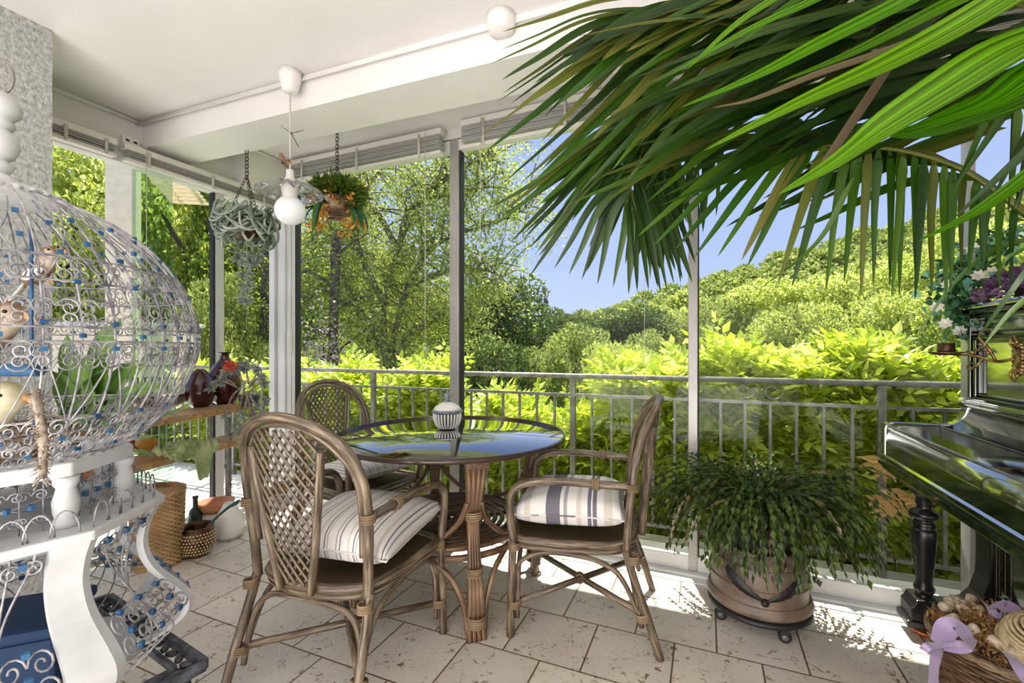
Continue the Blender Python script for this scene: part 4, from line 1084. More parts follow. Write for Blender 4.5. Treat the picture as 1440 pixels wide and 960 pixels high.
o=m.build('blue_beads',M['blue'],cg); o['kind']='stuff'
MB().lathe([(.001,1.578),(.115,1.578),(.13,1.586),(.132,1.594),(.115,1.604),(.06,1.612),(.001,1.614)],seg=40).build('cap_plate',M['white_paint'],cg)
m=MB()
for k in range(28): a=2*PI*k/28; m.ball((.127*math.cos(a),.127*math.sin(a),1.592),.011,8,6,(1,1,.6))
m.build('cap_scallops',M['white_paint'],cg)
MB().lathe([(.001,1.61),(.05,1.61),(.045,1.63),(.022,1.645),(.03,1.655),(.034,1.665),(.022,1.678),(.035,1.69),(.044,1.715),(.04,1.742),(.026,1.756),(.036,1.768),(.03,1.782),(.046,1.80),(.048,1.82),(.036,1.845),(.015,1.852),(.001,1.853)],seg=28).build('finial',M['white_paint'],cg)
MB().tube([(.04*math.cos(a*PI/16)+.005,0,1.885+.042*math.sin(a*PI/16)) for a in range(32)],.0035,6,True).build('hanging_ring',M['galv'],cg)
def octa(r,z,ph=-15): return [Vector((r*math.cos(math.radians(ph+45*k)),r*math.sin(math.radians(ph+45*k)),z)) for k in range(8)]
def slab(r,z0,z1): 
    m=MB(); m.extr([(p.x,p.y) for p in octa(r,0)],'Z',z0,z1); return m
slab(.272,.895,.93).build('cage_floor',M['white_paint'],cg,bevel=.004)
slab(.345,.752,.775).build('balcony_floor',M['white_paint'],cg,bevel=.004)
for p in octa(.25,0):
    MB().lathe([(.001,.775),(.026,.775),(.026,.79),(.02,.795),(.024,.81),(.026,.835),(.02,.86),(.018,.868),(.024,.878),(.026,.895),(.001,.895)],(p.x,p.y,0),18).build('column',M['white_paint'],cg)
O1=octa(.25,0)
def face_map(r_of_z,i,ph=-15):
    a=octa(1,0)[i]; b=octa(1,0)[(i+1)%8]
    def f(s,z,o=0):
        d=a.lerp(b,s); r=r_of_z(z)+o; return Vector((d.x*r,d.y*r,z))
    return f
m=MB(); mb=MB()
for i in range(8):
    f=face_map(lambda z:.25,i); g=lambda th,z,o=0: f(th*.42/.19,z,o)
    for s in (.2,.4,.6,.8): m.tube([f(s,.775),f(s,.895)],.0018,4)
    for s in (.3,.5,.7):
        for d in (-1,1):
            scroll(m,s*.19/.42,.862,.014,d,1,1.4,g,.0017,12); scroll(m,s*.19/.42,.806,.014,d,-1,1.4,g,.0017,12)
        mb.cbox(f(s,.835),(.01,.01,.012)); 
    m.tube([f(.1,.855),f(.9,.815)],.0016,4); m.tube([f(.1,.815),f(.9,.855)],.0016,4)
    # little arched railing at the balcony edge
    f=face_map(lambda z:.325,i)
    for k in range(5):
        s0=.06+k*.17; m.tube([f(s0+.2*(.5-.5*math.cos(a*PI/8)),.775+.055*math.sin(a*PI/8)) for a in range(9)],.0022,4)
m.build('balustrade_wire',M['wire'],cg)
o=mb.build('balustrade_beads',M['blue'],cg); o['kind']='stuff'
# bombe body
bp=[(.335,.755),(.312,.70),(.306,.64),(.33,.575),(.385,.51),(.415,.465),(.405,.42),(.345,.375),(.28,.352)]
bps=catmull([(r,0,z) for r,z in bp],5)[::-1]
def rbz(z):
    for a,b in zip(bps,bps[1:]):
        if a.z<=z<=b.z: return a.x+(b.x-a.x)*(z-a.z)/max(1e-6,b.z-a.z)
    return bps[0].x if z<bps[0].z else bps[-1].x
zs=[.352+(.755-.352)*j/24 for j in range(25)]
for i in range(8):
    f=face_map(rbz,i)
    def board(s0,s1,th=.016):
        q=MB(); b=0
        for z in zs:
            for (s,o) in ((s0,0),(s1,0),(s1,-th),(s0,-th)): q.v.append(f(s,z,o))
        for j in range(24):
            for k in range(4):
                k2=(k+1)%4; q.face((4*j+k,4*j+k2,4*j+4+k2,4*j+4+k))
        q.face((0,1,2,3)); q.face((99,98,97,96)); return q
    if i==7: board(.74,1.0).build('wide_post_board',M['white_paint'],cg); board(0,.1).build('post_board',M['white_paint'],cg)
    else:
        board(0,.09).build('post_board',M['white_paint'],cg); board(.91,1.0).build('post_board',M['white_paint'],cg)
    m=MB(); mb=MB(); lo,hi=(.12,.72) if i==7 else (.12,.88)
    sp=hi-lo; e=.30
    g=lambda th,z,o=0: f(th*.42/e,z,o)
    for k in range(4):
        s0=lo+sp*(k+.5)/4; s1=lo+sp*((3-k)+.5)/4
        m.tube([f(s0+(s1-s0)*.5*(1-math.cos(j/24*2*PI))*.5,zs[j],.001) for j in range(25)],.0024,5)
    for k in range(3 if i!=7 else 2):
        s0=lo+sp*(k+.5)/(3 if i!=7 else 2)
        for d in (-1,1):
            scroll(m,s0*e/.42,.715,.022,d,1,1.5,g,.0026,18); scroll(m,s0*e/.42,.525,.024,d,1,1.5,g,.0026,18); scroll(m,s0*e/.42,.485,.024,d,-1,1.5,g,.0026,18)
        for z in (.505,.545,.47,.725): mb.cbox(f(s0,z,.003),(.013,.013,.013),math.radians(45*i+7))
    m.build('scroll_panel',M['wire'],cg); o=mb.build('panel_beads',M['blue'],cg); o['kind']='stuff'
slab(.29,.335,.358).build('body_floor',M['white_paint'],cg)
slab(.30,.735,.752).build('body_top',M['white_paint'],cg)
# blue things kept inside the base
t=thing('blue_box','navy box kept inside the cage base','box',CC+Vector((0,0,.36)),ROT+.4)
MB().box((-.16,-.11,0),(.16,.11,.13)).build('box',M['blue_dark'],t,bevel=.01); MB().box((-.165,-.115,.13),(.165,.115,.16)).build('lid',M['blue_dark'],t,bevel=.01)
# iron stand
t=thing('iron_stand','dark ornate iron stand under the cage base','stand',CC,ROT+math.radians(14))
m=MB()
RR=.47
co_=[Vector((RR*math.cos(k*PI/2),RR*math.sin(k*PI/2),0)) for k in range(4)]
for k in range(4):
    a,b=co_[k],co_[(k+1)%4]; d=(b-a).normalized(); n_=Vector((-d.y,d.x,0)); mid=(a+b)/2; an=math.atan2(d.y,d.x); ln=(b-a).length
    for off,w,z0,z1 in ((0,.02,.305,.335),(.052,.014,.305,.328)):
        m.cbox((mid.x+n_.x*off,mid.y+n_.y*off,(z0+z1)/2),(ln-2*off,w,z1-z0),an)
m.build('top_frame',M['iron'],t,bevel=.005)
m=MB()
for k in range(4):
    a,b=co_[k],co_[(k+1)%4]; d=(b-a).normalized(); n_=Vector((-d.y,d.x,0))
    for j in range(14):
        c=a+d*(.05+j*.043)+n_*.026; m.ball((c.x,c.y,.318),.016,10,6,(1.2,.7,.55),Matrix.Rotation(math.atan2(d.y,d.x)+.6*(-1)**j,4,'Z'))
m.build('leaf_openwork',M['iron'],t)
for k in range(4):
    c=co_[k]*.86; MB().curve([(c.x,c.y,.31),(c.x*1.02,c.y*1.02,.22),(c.x*.9,c.y*.9,.1),(c.x*1.06,c.y*1.06,0)],[.024,.02,.014,.018],8,5).build('leg',M['iron'],t)
MB().box((-.24,-.24,.322),(.24,.24,.334)).build('top_plate',M['iron'],t)
# birds
def bird(label,loc,rz,sc,mat,mat2,tilt=0,big=.75):
    t=thing('wooden_bird',label,'bird figure',loc,rz,'painted wooden birds in the cage'); t.rotation_euler=(tilt,0,rz); t.scale=(big,)*3
    m=MB(); m.curve([(0,-.10,-.05),(0,-.07,-.025),(0,-.02,0),(0,.03,.03),(0,.055,.065),(0,.075,.085)],[.008*sc,.022*sc,.042*sc,.046*sc,.040*sc,.034*sc,.034*sc,.033*sc,.024*sc],16,5)
    m.ball((0,.07,.085),.036*sc,16,10); m.build('body',M[mat],t)
    MB().curve([(0,.098,.088),(0,.125,.082),(0,.14,.068)],[.013,.010,.003],8,4).build('beak',M['beak'],t)
    for s in (-1,1):
        MB().ball((s*.030*sc,.085,.095),.007,8,6).build('eye',M['black'],t)
        MB().ball((s*.038*sc,-.01,0),.03,12,8,(.35,1.9,.9),Matrix.Rotation(.35,4,'X')).build('wing',M[mat2],t)
        MB().tube([(s*.014,.02,-.03),(s*.014,.03,-.065)],.004,6).build('leg',M['beak'],t)
    m=MB(); m.curve([(0,-.08,-.03),(0,-.13,-.07),(0,-.17,-.10)],[.016,.018,.016],8,4,flat=.4); m.build('tail',M[mat2],t)
bird('brown and white carved bird on the blue perch inside the cage',P(-28,482,1.05),ROT-1.3,1.3,'bird_brown','bird_white')
bird('pale yellow carved bird low inside the cage',P(-34,600,1.02),ROT-1.3,1.4,'bird_yellow','bird_white')
bird('small tan carved bird near the top of the cage',P(58,384,1.15),ROT-1.4,1.0,'bird_brown','bird_white',.3,.5)
t=thing('blue_swing','blue wooden swing perch hanging inside the cage','perch',CC+Vector((0,0,0)),ROT)
pa=P(-60,512,1.02)-CC; pa.rotate(Matrix.Rotation(-ROT,3,'Z')); pb_=P(57,520,1.02)-CC; pb_.rotate(Matrix.Rotation(-ROT,3,'Z'))
MB().curve([pa,(pa+pb_)/2+Vector((0,0,-.006)),pb_],.014,10,5).build('perch',M['blue'],t)
MB().tube([pb_-Vector((.02,0,0)),Vector((pb_.x-.02,pb_.y,1.47))],.0035,6).tube([pa,Vector((pa.x,pa.y,1.45))],.0035,6).build('hanger',M['blue'],t)
t=thing('rope_tail','frayed rope hanging from the cage onto the balcony','rope')
def ropeP(u,y,d): return P(u,y,d)
c_=catmull([ropeP(50,548,.905),ropeP(57,590,.895),ropeP(61,630,.89),ropeP(60,673,.885)],14)
mm=MB(); mm.tube(c_,[.008,.0085,.008,.007,.005],8)
rg=np.random.default_rng(2)
for i in range(160):
    c=c_[rg.integers(0,len(c_))]; v=Vector(rg.normal(0,1,3)).normalized(); v.z-=.5; mm.tube([c+v*.008,c+v*.018],.0012,3)
mm.build('rope',M['rope'],t)
t=thing('twig_nest','nest of twigs on the cage floor','nest',CC+Vector((0,0,.93)),ROT)
m=MB(); rg=np.random.default_rng(6)
for i in range(110):
    a=rg.uniform(0,2*PI); r=rg.uniform(.06,.16); l=rg.uniform(.25,.7); z=rg.uniform(.008,.07)
    m.tube([(r*math.cos(a+l*j/4),r*math.sin(a+l*j/4),z+.01*math.sin(j+i)) for j in range(5)],.0035,4)
m.build('twigs',M['bird_brown'],t)
# ================================================================== OUTSIDE
struct('floor_terrace', MB().box((-3.27-0,2.60,-.14),(2.2,3.10,-.015)).box((-9.5,-1.5,-.14),(-3.25,3.10,-.015)), M['terrace'])
o=MB().box((-9.6,3.02,-3.2),(2.3,3.06,-.14)).build('retaining_wall',M['stone']); o['kind']='structure'
t=thing('balcony_railing','grey metal balcony railing with round top rail and square bars','railing',(-.8,3.0,0))
YR=3.0; x0,x1=-5.6,1.75
MB().tube([(x0+.8,YR-3,1.015),(x1+.8,YR-3,1.015)],.0165,10).build('top_rail',M['galv'],t)
MB().box((x0+.8,-.010,.878),(x1+.8,.010,.896)).build('middle_rail',M['galv'],t)
MB().box((x0+.8,-.010,.075),(x1+.8,.010,.095)).build('bottom_rail',M['galv'],t)
px=[-.83+1.69*k for k in range(-3,2)]
for X in px: MB().box((X+.8-.017,-.017,-.02),(X+.8+.017,.017,1.005)).build('post',M['galv'],t)
k=0; X=px[0]
while X<1.7:
    X+=1.69/13; k+=1
    if k%13==0 : continue
    if X>x1-.02: break
    MB().box((X+.8-.0075,-.0075,.09),(X+.8+.0075,.0075,.885)).build('bar',M['galv'],t)
for k,X in enumerate((px[2]+.13*1.0,px[3]+.13*8,px[3]+.13*9.1)):
    MB().tube([(X+.8+.045*math.cos(a*PI/12)*(.4+a/30),0,.955+.045*math.sin(a*PI/12)*(.4+a/30)) for a in range(26)],.004,5).build('scroll',M['galv'],t)

# neighbouring masonry to the left
def Pz(u,d,z): p=P(u,490,d); p.z=z; return p
q=Pz(174,6.2,0)
t=thing('stucco_column','pale beige square column standing on the left terrace','column',(q.x,q.y,0),YAW+.5)
MB().box((-.16,-.16,-.02),(.16,.16,4.1)).build('shaft',M['stucco'],t,bevel=.01); MB().box((-.19,-.19,-.02),(.19,.19,.12)).build('base',M['stucco'],t,bevel=.01)
q=Pz(120,7.4,0)
t=thing('garden_wall','low pale stucco wall beyond the left terrace','wall',(q.x,q.y,0),YAW+.25)
MB().box((-2.2,-.12,-.02),(1.6,.12,1.55)).build('wall_body',M['stucco'],t); MB().box((-2.25,-.17,1.55),(1.65,.17,1.62)).build('coping',M['terrace'],t,bevel=.01)
a=[P(225,238,5.2),P(235,240,5.2),P(272,285,5.6),P(262,287,5.6)]
t=thing('slatted_awning','small pale slatted awning high beyond the left glazing','awning',P(245,262,5.4))
m=MB(); o0=Vector(t.location)
for k in range(9):
    f=k/8; c=P(232+34*f,243+42*f,5.2+.5*f)-o0; m.cbox(c,(.42,.05,.025),YAW+.2)
m.build('slats',M['stucco'],t)
m=MB(); m.tube([P(222,243,5.2)-o0,P(256,285,5.7)-o0],.03,4).tube([P(250,243,5.2)-o0,P(284,285,5.7)-o0],.03,4); m.build('rails',M['stucco'],t)

# terrain: valley floor falling away, rising to the wooded hill on the right
def terrain(X,Y):
    z=-2.6-.10*np.clip(Y-5,0,30)
    hill=np.clip((Y-34)/70,0,1)
    side=np.clip((X+38)/130,0,1.6)
    z=z+hill**1.2*(5.5+side*35)
    return z
gx=np.linspace(-90,190,180); gy=np.concatenate([np.linspace(3.3,30,40),np.linspace(31,150,130)])
GX,GY=np.meshgrid(gx,gy); GZ=terrain(GX,GY)
def vnoise(x,y,s,seed):
    r=np.random.default_rng(seed).random((128,128)); fx=x/s; fy=y/s; ix=np.floor(fx).astype(int); iy=np.floor(fy).astype(int); tx=fx-ix; ty=fy-iy
    tx=tx*tx*(3-2*tx); ty=ty*ty*(3-2*ty); g=lambda a,b:r[a%128,b%128]
    return (g(ix,iy)*(1-tx)+g(ix+1,iy)*tx)*(1-ty)+(g(ix,iy+1)*(1-tx)+g(ix+1,iy+1)*tx)*ty
amp=np.clip((GY-30)/25,0,1)
GZ=GZ+amp*(vnoise(GX,GY,6,1)*2.0+vnoise(GX,GY,18,3)*4)
V=np.stack([GX.ravel(),GY.ravel(),GZ.ravel()],1); nx=len(gx); ny=len(gy)
ii=(np.arange(ny-1)[:,None]*nx+np.arange(nx-1)[None,:]).ravel()
o=npmesh('ground',V,np.stack([ii,ii+1,ii+nx+1,ii+nx],1),M['ground'],smooth=True); o['kind']='structure'
# hillside canopy: leaves nobody could count
def canopy(n,ymin,ymax,size,mat,seed,name,label,lift):
    rg=np.random.default_rng(seed); Y=ymin+(ymax-ymin)*rg.random(n)**.8; X=(-.75+1.9*rg.random(n))*Y
    s=5.0; cx=np.floor(X/s); cy=np.floor(Y/s)
    h=np.random.default_rng(77).random((256,256,3))
    hx=h[(cx.astype(int))%256,(cy.astype(int))%256]
    ccx=(cx+.3+.4*hx[:,0])*s; ccy=(cy+.3+.4*hx[:,1])*s
    ang=rg.uniform(0,2*PI,n); ph=rg.uniform(0,PI*.5,n); R=s*(.45+.32*hx[:,2])
    x=ccx+R*np.cos(ang)*np.sin(ph)*rg.uniform(.85,1.05,n); y=ccy+R*np.sin(ang)*np.sin(ph)*rg.uniform(.85,1.05,n)
    z=terrain(ccx,ccy)+2+R*.9*np.cos(ph)*rg.uniform(.85,1.08,n)+hx[:,2]*1.5+lift
    C=np.stack([x,y,z],1); D=rg.normal(0,1,(n,3)); N=rg.normal(0,1,(n,3))
    sz=size*(Y/70)**.6*rg.uniform(.6,1.3,n)
    o=leafmesh(name,C,D,N,sz,sz*.36,mat,label=None); tag(o,label,'trees',kind='stuff')
canopy(260000,40,112,.62,M['tree_mid'],1,'hillside_woods','mid green woods covering the far hillside',0)
canopy(150000,38,80,.6,M['tree_yellow'],2,'hillside_woods','sunlit yellow-green tree tops on the far hillside',.3)

# trees
def foliage_arrays(blobs,n,leaf,seed,density_shell=.75,droop=0):
    rg=np.random.default_rng(seed); vol=np.array([b[3]**2 for b in blobs]); pk=rg.choice(len(blobs),n,p=vol/vol.sum())
    B=np.array([b[:4] for b in blobs])[pk]; U=rg.normal(0,1,(n,3)); U/=np.linalg.norm(U,axis=1,keepdims=True)
    rad=B[:,3]*np.where(rg.random(n)<density_shell,rg.uniform(.8,1.05,n),rg.uniform(.2,.8,n))
    C=B[:,:3]+U*rad[:,None]*[1,1,.8]; D=U+rg.normal(0,.8,(n,3)); D[:,2]-=droop; N=rg.normal(0,1,(n,3))+[0,0,.6]
    l=leaf*rg.uniform(.6,1.3,n); return C,D,N,l,l*.33
def tree_proto(kind,seed):
    rg=np.random.default_rng(seed); root=empty(kind['name'])
    blobs=[]
    for i in range(kind['nb']):
        if kind['shape']=='round':
            a=rg.uniform(0,2*PI); z=rg.uniform(.28,.92); r=.36*math.sqrt(max(.05,1-((z-.6)/.42)**2))*rg.uniform(.5,1)
            blobs.append((r*math.cos(a),r*math.sin(a),z,rg.uniform(.08,.15)))
        elif kind['shape']=='conifer':
            z=rg.uniform(.08,.97); a=rg.uniform(0,2*PI); r=.28*(1-z)*rg.uniform(.5,1)
            blobs.append((r*math.cos(a),r*math.sin(a),z,.035+.07*(1-z)))
    blobs.append((0,0,.6,.2))
    C,D,N,l,w=foliage_arrays(blobs,kind['n'],kind['leaf'],seed+1)
    leafmesh('foliage',C,D,N,l,w,M[kind['mat']],root)
    m=MB(); m.curve([(0,0,-.25),(.01,.01,.2),(0,.02,.5),(.01,0,.8)],[.035,.028,.02,.008],7,4)
    for k in range(6):
        a=rg.uniform(0,2*PI); z=rg.uniform(.25,.6); m.curve([(0,0,z),(.12*math.cos(a),.12*math.sin(a),z+.1),(.26*math.cos(a),.26*math.sin(a),z+.2)],[.014,.009,.003],5,3)
    m.build('trunk',M['bark'],root)
    return root
KD={
 'dark':dict(name='dark_tree',shape='round',nb=46,n=21000,leaf=.026,mat='tree_dark'),
 'mid':dict(name='leafy_tree',shape='round',nb=42,n=20000,leaf=.025,mat='tree_mid'),
 'yel':dict(name='sunlit_tree',shape='round',nb=44,n=20000,leaf=.024,mat='tree_yellow'),
 'con':dict(name='conifer_tree',shape='conifer',nb=90,n=20000,leaf=.021,mat='tree_conifer')}
protos={k:[tree_proto(v,10+i),tree_proto(v,40+i)] for i,(k,v) in enumerate(KD.items())}
used={}
for k,l in protos.items():
    for r in l: KIDS[r.name]=[c for c in bpy.data.objects if c.parent==r]
TC_=[0]
def tree(kind,u,ytop,d,wpx,label,group=None):
    pr=protos[kind][TC_[0]%2]; TC_[0]+=1
    if used.get(pr.name): o=copy_tree(pr)
    else: o=pr; used[pr.name]=True
    p=P(u,490,d); gz=float(terrain(np.array(p.x),np.array(p.y))) if p.y>3.2 else -3.0
    top=H+(490-ytop)/F*d; hgt=top-gz; w=wpx/F*d/.82
    o.location=(p.x,p.y,gz); o.scale=(w,w,hgt/1.02); o.rotation_euler=(0,0,random.uniform(0,6))
    tag(o,label,'tree',group or 'trees down the valley')
    return o
TR=[('dark',712,388,21,170,'broad dark green tree rising right of the grey window post'),
('dark',668,420,24,120,'dark green tree just left of the broad dark one'),
('mid',812,455,17,150,'rounded light green tree centred above the railing'),
('dark',800,432,32,130,'dark tree behind the light green one in mid valley'),
('dark',868,425,36,150,'dark leafy tree on the skyline left of the second window post'),
('mid',930,432,40,120,'leafy tree on the skyline touching the second window post'),
('mid',905,462,22,120,'lower leafy tree left of the second window post'),
('mid',1010,412,34,150,'leafy tree on the skyline right of the second window post'),
('yel',1075,398,34,170,'sunlit tree on the slope left of the hill ridge'),
('yel',1150,385,32,180,'sunlit tree below the hill ridge'),
('yel',1235,366,30,190,'sunlit tree right of centre on the hill slope'),
('yel',1325,340,28,210,'tall sunlit tree below the palm tips'),
('yel',1415,305,26,220,'tallest sunlit tree at the right edge behind the piano flowers'),
('yel',1050,440,21,150,'pale bushy tree low on the slope'),
('mid',1120,425,20,160,'leafy tree low on the slope beyond the hedge'),
('yel',1190,420,19,150,'pale bushy tree beyond the hedge, right of the low leafy one'),
('yel',1270,405,18,170,'pale tree beyond the hedge near the piano'),
('mid',1000,455,18,120,'small leafy tree right of the second window post'),
('yel',1350,400,16,170,'pale tree just left of the piano top'),
('yel',1440,380,15,170,'pale tree behind the piano corner'),
('mid',760,478,14,110,'small leafy tree low behind the middle railing'),
('dark',700,470,13,120,'dark shrubby tree low behind the grey window post'),
('yel',870,478,13,110,'pale shrubby tree low behind the right chair'),
('con',440,300,17,120,'conifer immediately right of the white corner post'),
('con',360,215,13,190,'tall conifer seen through the narrow corner pane'),
('mid',520,330,30,170,'distant leafy tree behind the branching tree'),
('mid',590,370,32,150,'distant leafy tree left of the grey window post'),
('yel',480,360,26,150,'pale tree behind the branching tree, left side'),
('mid',470,470,15,150,'leafy undergrowth tree below the branching tree'),
('mid',560,470,16,150,'leafy undergrowth tree right below the branching tree'),
('con',640,400,26,70,'slim conifer behind the grey window post'),
('yel',110,160,11,260,'yellow-green tree behind the rough pillar'),
('yel',215,190,13,230,'yellow-green tree beyond the beige column'),
('con',290,190,12,200,'feathery conifer left of the corner pane'),
('mid',300,380,9,130,'leafy bush beyond the left terrace'),
('con',30,250,10,200,'conifer behind the wire dome'),
('mid',400,290,20,150,'leafy tree behind the corner post'),
('yel',340,440,9,120,'low pale bush beyond the left terrace')]
for a in TR: tree(*a)

# the big open branching tree left of the grey post
q=P(560,490,11); q.z=-3
t=thing('branching_tree','large open-crowned tree with crooked pale branches behind the left front window','tree',q)
m=MB(); tips=[]
def B(u,y,d): return P(u,y,d)-q
rg=np.random.default_rng(51)
main=[[(540,600,11),(548,520,11),(590,462,11),(640,440,11),(672,450,11)],[(540,600,11),(545,500,11),(500,430,11.2),(470,350,11.4),(450,300,11.5)],
[(545,520,11),(540,430,11),(560,350,11),(600,270,11),(640,215,11)],[(548,500,11),(575,400,11),(620,340,11),(700,312,11),(745,290,11)],
[(560,350,11),(520,290,11.2),(480,330,11.2),(430,345,11.4)],[(560,350,11),(580,290,11),(650,270,11),(690,262,11)],
[(540,430,11),(500,330,10.8),(520,260,10.6),(560,215,10.5)],[(575,400,11),(640,378,11),(680,380,11),(708,388,11)],[(500,430,11.2),(450,410,11.2),(430,430,11.3)],
[(600,270,11),(660,230,11),(700,225,11)],[(520,290,11.2),(480,240,11.2),(440,215,11)]]
for k,br in enumerate(main):
    pts=catmull([B(*p) for p in br],6); r0=.17 if k<2 else .085; n=len(pts)
    m.tube(pts,[max(.012,r0*(1-i/n)) for i in range(n)],7)
    for i in range(4,n,1):
        for j in range(3):
            d=Vector(rg.normal(0,1,3)); d.normalize(); L_=rg.uniform(.4,1.3); e=pts[i]+d*L_*.5+Vector((0,0,.12)); f=pts[i]+d*L_
            m.curve([pts[i],e,f],[.022,.014,.005],4,3); tips+= [f,e]
m.build('trunk_and_branches',M['bark_light'],t)
tips=np.array([list(x) for x in tips]); n=36000; pk=rg.integers(0,len(tips),n)
C=tips[pk]+rg.normal(0,.17,(n,3)); D=rg.normal(0,1,(n,3)); D[:,2]-=.3; l=rg.uniform(.05,.11,n)
leafmesh('foliage',C,D,rg.normal(0,1,(n,3)),l,l*.27,M['tree_yellow'],t)
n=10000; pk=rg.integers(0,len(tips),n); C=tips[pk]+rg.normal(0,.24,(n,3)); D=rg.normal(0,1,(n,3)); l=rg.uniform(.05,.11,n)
leafmesh('shaded_foliage',C,D,rg.normal(0,1,(n,3)),l,l*.27,M['tree_mid'],t)  # crown shade put into the colour: duller green leaves among the yellow
for (u,d,lab) in ((518,12.5,'dark slim trunk left under the branching tree'),(466,10,'dark straight trunk right of the corner post'),(368,10.2,'thick dark trunk seen through the narrow corner pane')):
    b=Pz(u,d,-3.2); tt=thing('bare_trunk',lab,'tree trunk',b)
    mm=MB(); mm.curve([(0,0,0),(.05,0,2),(.0,.05,4.4),(.15,0,7.0)],[.16,.13,.10,.05],8,6)
    for k in range(7):
        a=rg.uniform(0,6.28); z=3+k*.55; mm.curve([(0,0,z),(.5*math.cos(a),.5*math.sin(a),z+.3),(1.1*math.cos(a),1.1*math.sin(a),z+.5)],[.04,.025,.006],5,3)
    mm.build('trunk',M['bark'],tt)
    C=rg.normal(0,1,(2500,3))*[.75,.75,1.1]+[0,0,5.0]; l=rg.uniform(.05,.1,2500); leafmesh('foliage',C,rg.normal(0,1,C.shape),rg.normal(0,1,C.shape),l,l*.3,M['tree_conifer'],tt)
# wild lilac-coloured bush
b=Pz(452,8.5,-2); t=thing('pink_blossom_bush','thin bush with pale pink blossom right of the corner post','bush',b)
C=rg.normal(0,1,(1300,3))*[.28,.28,.6]+[0,0,2.7]; l=rg.uniform(.03,.07,1300); leafmesh('blossom',C,rg.normal(0,1,C.shape),rg.normal(0,1,C.shape),l,l*.4,M['petal_pink'],t)
MB().curve([(0,0,0),(.05,0,1.5),(0,.05,3.3)],[.04,.03,.01],6).build('stem',M['bark'],t)

# vine hedge pressed against the railing
def hedge(xc,y0,top,w,n,label,seed,red=0):
    rg=np.random.default_rng(seed); t=thing('vine_hedge',label,'hedge',(xc,y0,-.6),0,'yellow-green vine hedge along the railing')
    m=MB()
    for k in range(9):
        x=rg.uniform(-w,w); m.curve([(x*.6,.3,-1.2),(x*.9,.25,.2),(x+rg.normal(0,.15),.2+rg.uniform(-.1,.3),top+.2),(x+rg.normal(0,.3),.25,top+.5)],[.016,.012,.008,.003],5,4)
    m.build('stems',M['bark'],t)
    nb=n//8; # compound leaves: rachis with pairs of leaflets
    X=rg.uniform(-w,w,nb); tz=top+.6+.09*np.sin(X*5+seed)+.05*np.sin(X*13)
    Zf=rg.random(nb)**.75; Z=(tz-.13)*Zf+ rg.normal(0,.03,nb); Yd=rg.uniform(-.06,.42,nb)*(1-.3*(Zf))+.28*(1-Zf)
    base=np.stack([X,Yd,Z-.35*(1-Zf)],1)
    az=rg.uniform(0,2*PI,nb); dirn=np.stack([np.cos(az)*.8,np.sin(az)*.6-.45,rg.uniform(-.5,.35,nb)+.75*(Zf>.82)],1); dirn/=np.linalg.norm(dirn,axis=1,keepdims=True)
    up=rg.normal(0,.35,(nb,3))+[0,-.35,1]; side=np.cross(dirn,up); side/=np.linalg.norm(side,axis=1,keepdims=True)
    C=[];D=[];N=[];l=[];L_=rg.uniform(.12,.24,nb)
    for j in range(8):
        if j<7:
            s=1 if j%2 else -1; f=.15+.13*j; c=base+dirn*(L_*f)[:,None]; d=dirn*.55+side*s*.85
        else: c=base+dirn*L_[:,None]; d=dirn
        C.append(c);D.append(d+rg.normal(0,.12,(nb,3)));N.append(np.cross(side,dirn)+rg.normal(0,.15,(nb,3)));l.append(rg.uniform(.055,.10,nb))
    C=np.concatenate(C);D=np.concatenate(D);N=np.concatenate(N);l=np.concatenate(l)
    leafmesh('foliage',C,D,N,l,l*.27,M['leaf_vine'],t,fold=.15)
    if red:
        C=[];D=[]
        for (x,y,z,s) in ((-.40,-.33,.62,.14),(-.30,-.33,.46,.13),(-.38,-.34,.42,.12)):
            for k in range(9):
                a=-PI/2+(k-4)*.42; C.append([x,y,z+.6]); D.append([math.cos(a),-.1,math.sin(a)])
        C=np.array(C);D=np.array(D); leafmesh('young_leaves',C,D,np.tile([0,-1.0,.2],(len(C),1)),np.full(len(C),.12),np.full(len(C),.022),M['leaf_vine_red'],t)
HG=[(-4.9,3.4,1.0,.75,6000,'vine hedge at the far left beyond the left railing end'),(-3.7,3.35,.98,.7,8000,'vine hedge behind the narrow corner pane and shelf end'),(-2.6,3.3,1.02,.6,9000,'vine hedge behind the far chair back'),
(-1.7,3.3,.76,.50,9000,'vine hedge seen across the glass table'),(-.95,3.3,.62,.45,8000,'lower vine hedge in the middle, left of the right chair'),(-.25,3.28,1.06,.42,10000,'vine hedge behind the right chair back'),
(.5,3.25,1.17,.5,11000,'tall vine hedge behind the potted cactus'),(1.25,3.25,1.2,.5,11000,'tall vine hedge next to the piano, with a few salmon-coloured young leaves')]
for i,h in enumerate(HG): hedge(h[0],h[1],h[2],h[3],h[4]*2,h[5],60+i,red=(i==7))

# ================================================================== PALM
pbase=L(1.02,.50,0)
pt=thing('potted_palm','large indoor palm whose fronds fill the upper right of the room','palm',pbase)
PM=Matrix.Translation(-pbase)
MB().lathe([(.001,0),(.15,0),(.19,.2),(.205,.34),(.215,.36),(.2,.365),(.19,.34),(.001,.33)],seg=36).build('pot',M['terracotta'],pt)
MB().curve([(0,0,.3),(.01,.02,.7),(0,0,1.1)],[.055,.045,.03],12,5).build('trunk',M['bark'],pt)
crown=pbase+Vector((0,0,1.05))
def pxc(pts,n=8):
    return catmull([Vector(p) for p in pts],n)
def blade_px(m,pts,wpx,up=(0,0,1),fold=.2,prof=None):
    """leaf through points (u,y,distance), half width in metres from picture measure at its middle"""
    w=wpx/F*pts[len(pts)//2][2]
    m.blade([P(*p) for p in pts],w,up,fold,5,prof)
tap=lambda x:(min(1,x*5+.25))*(1-x)**.62*1.15
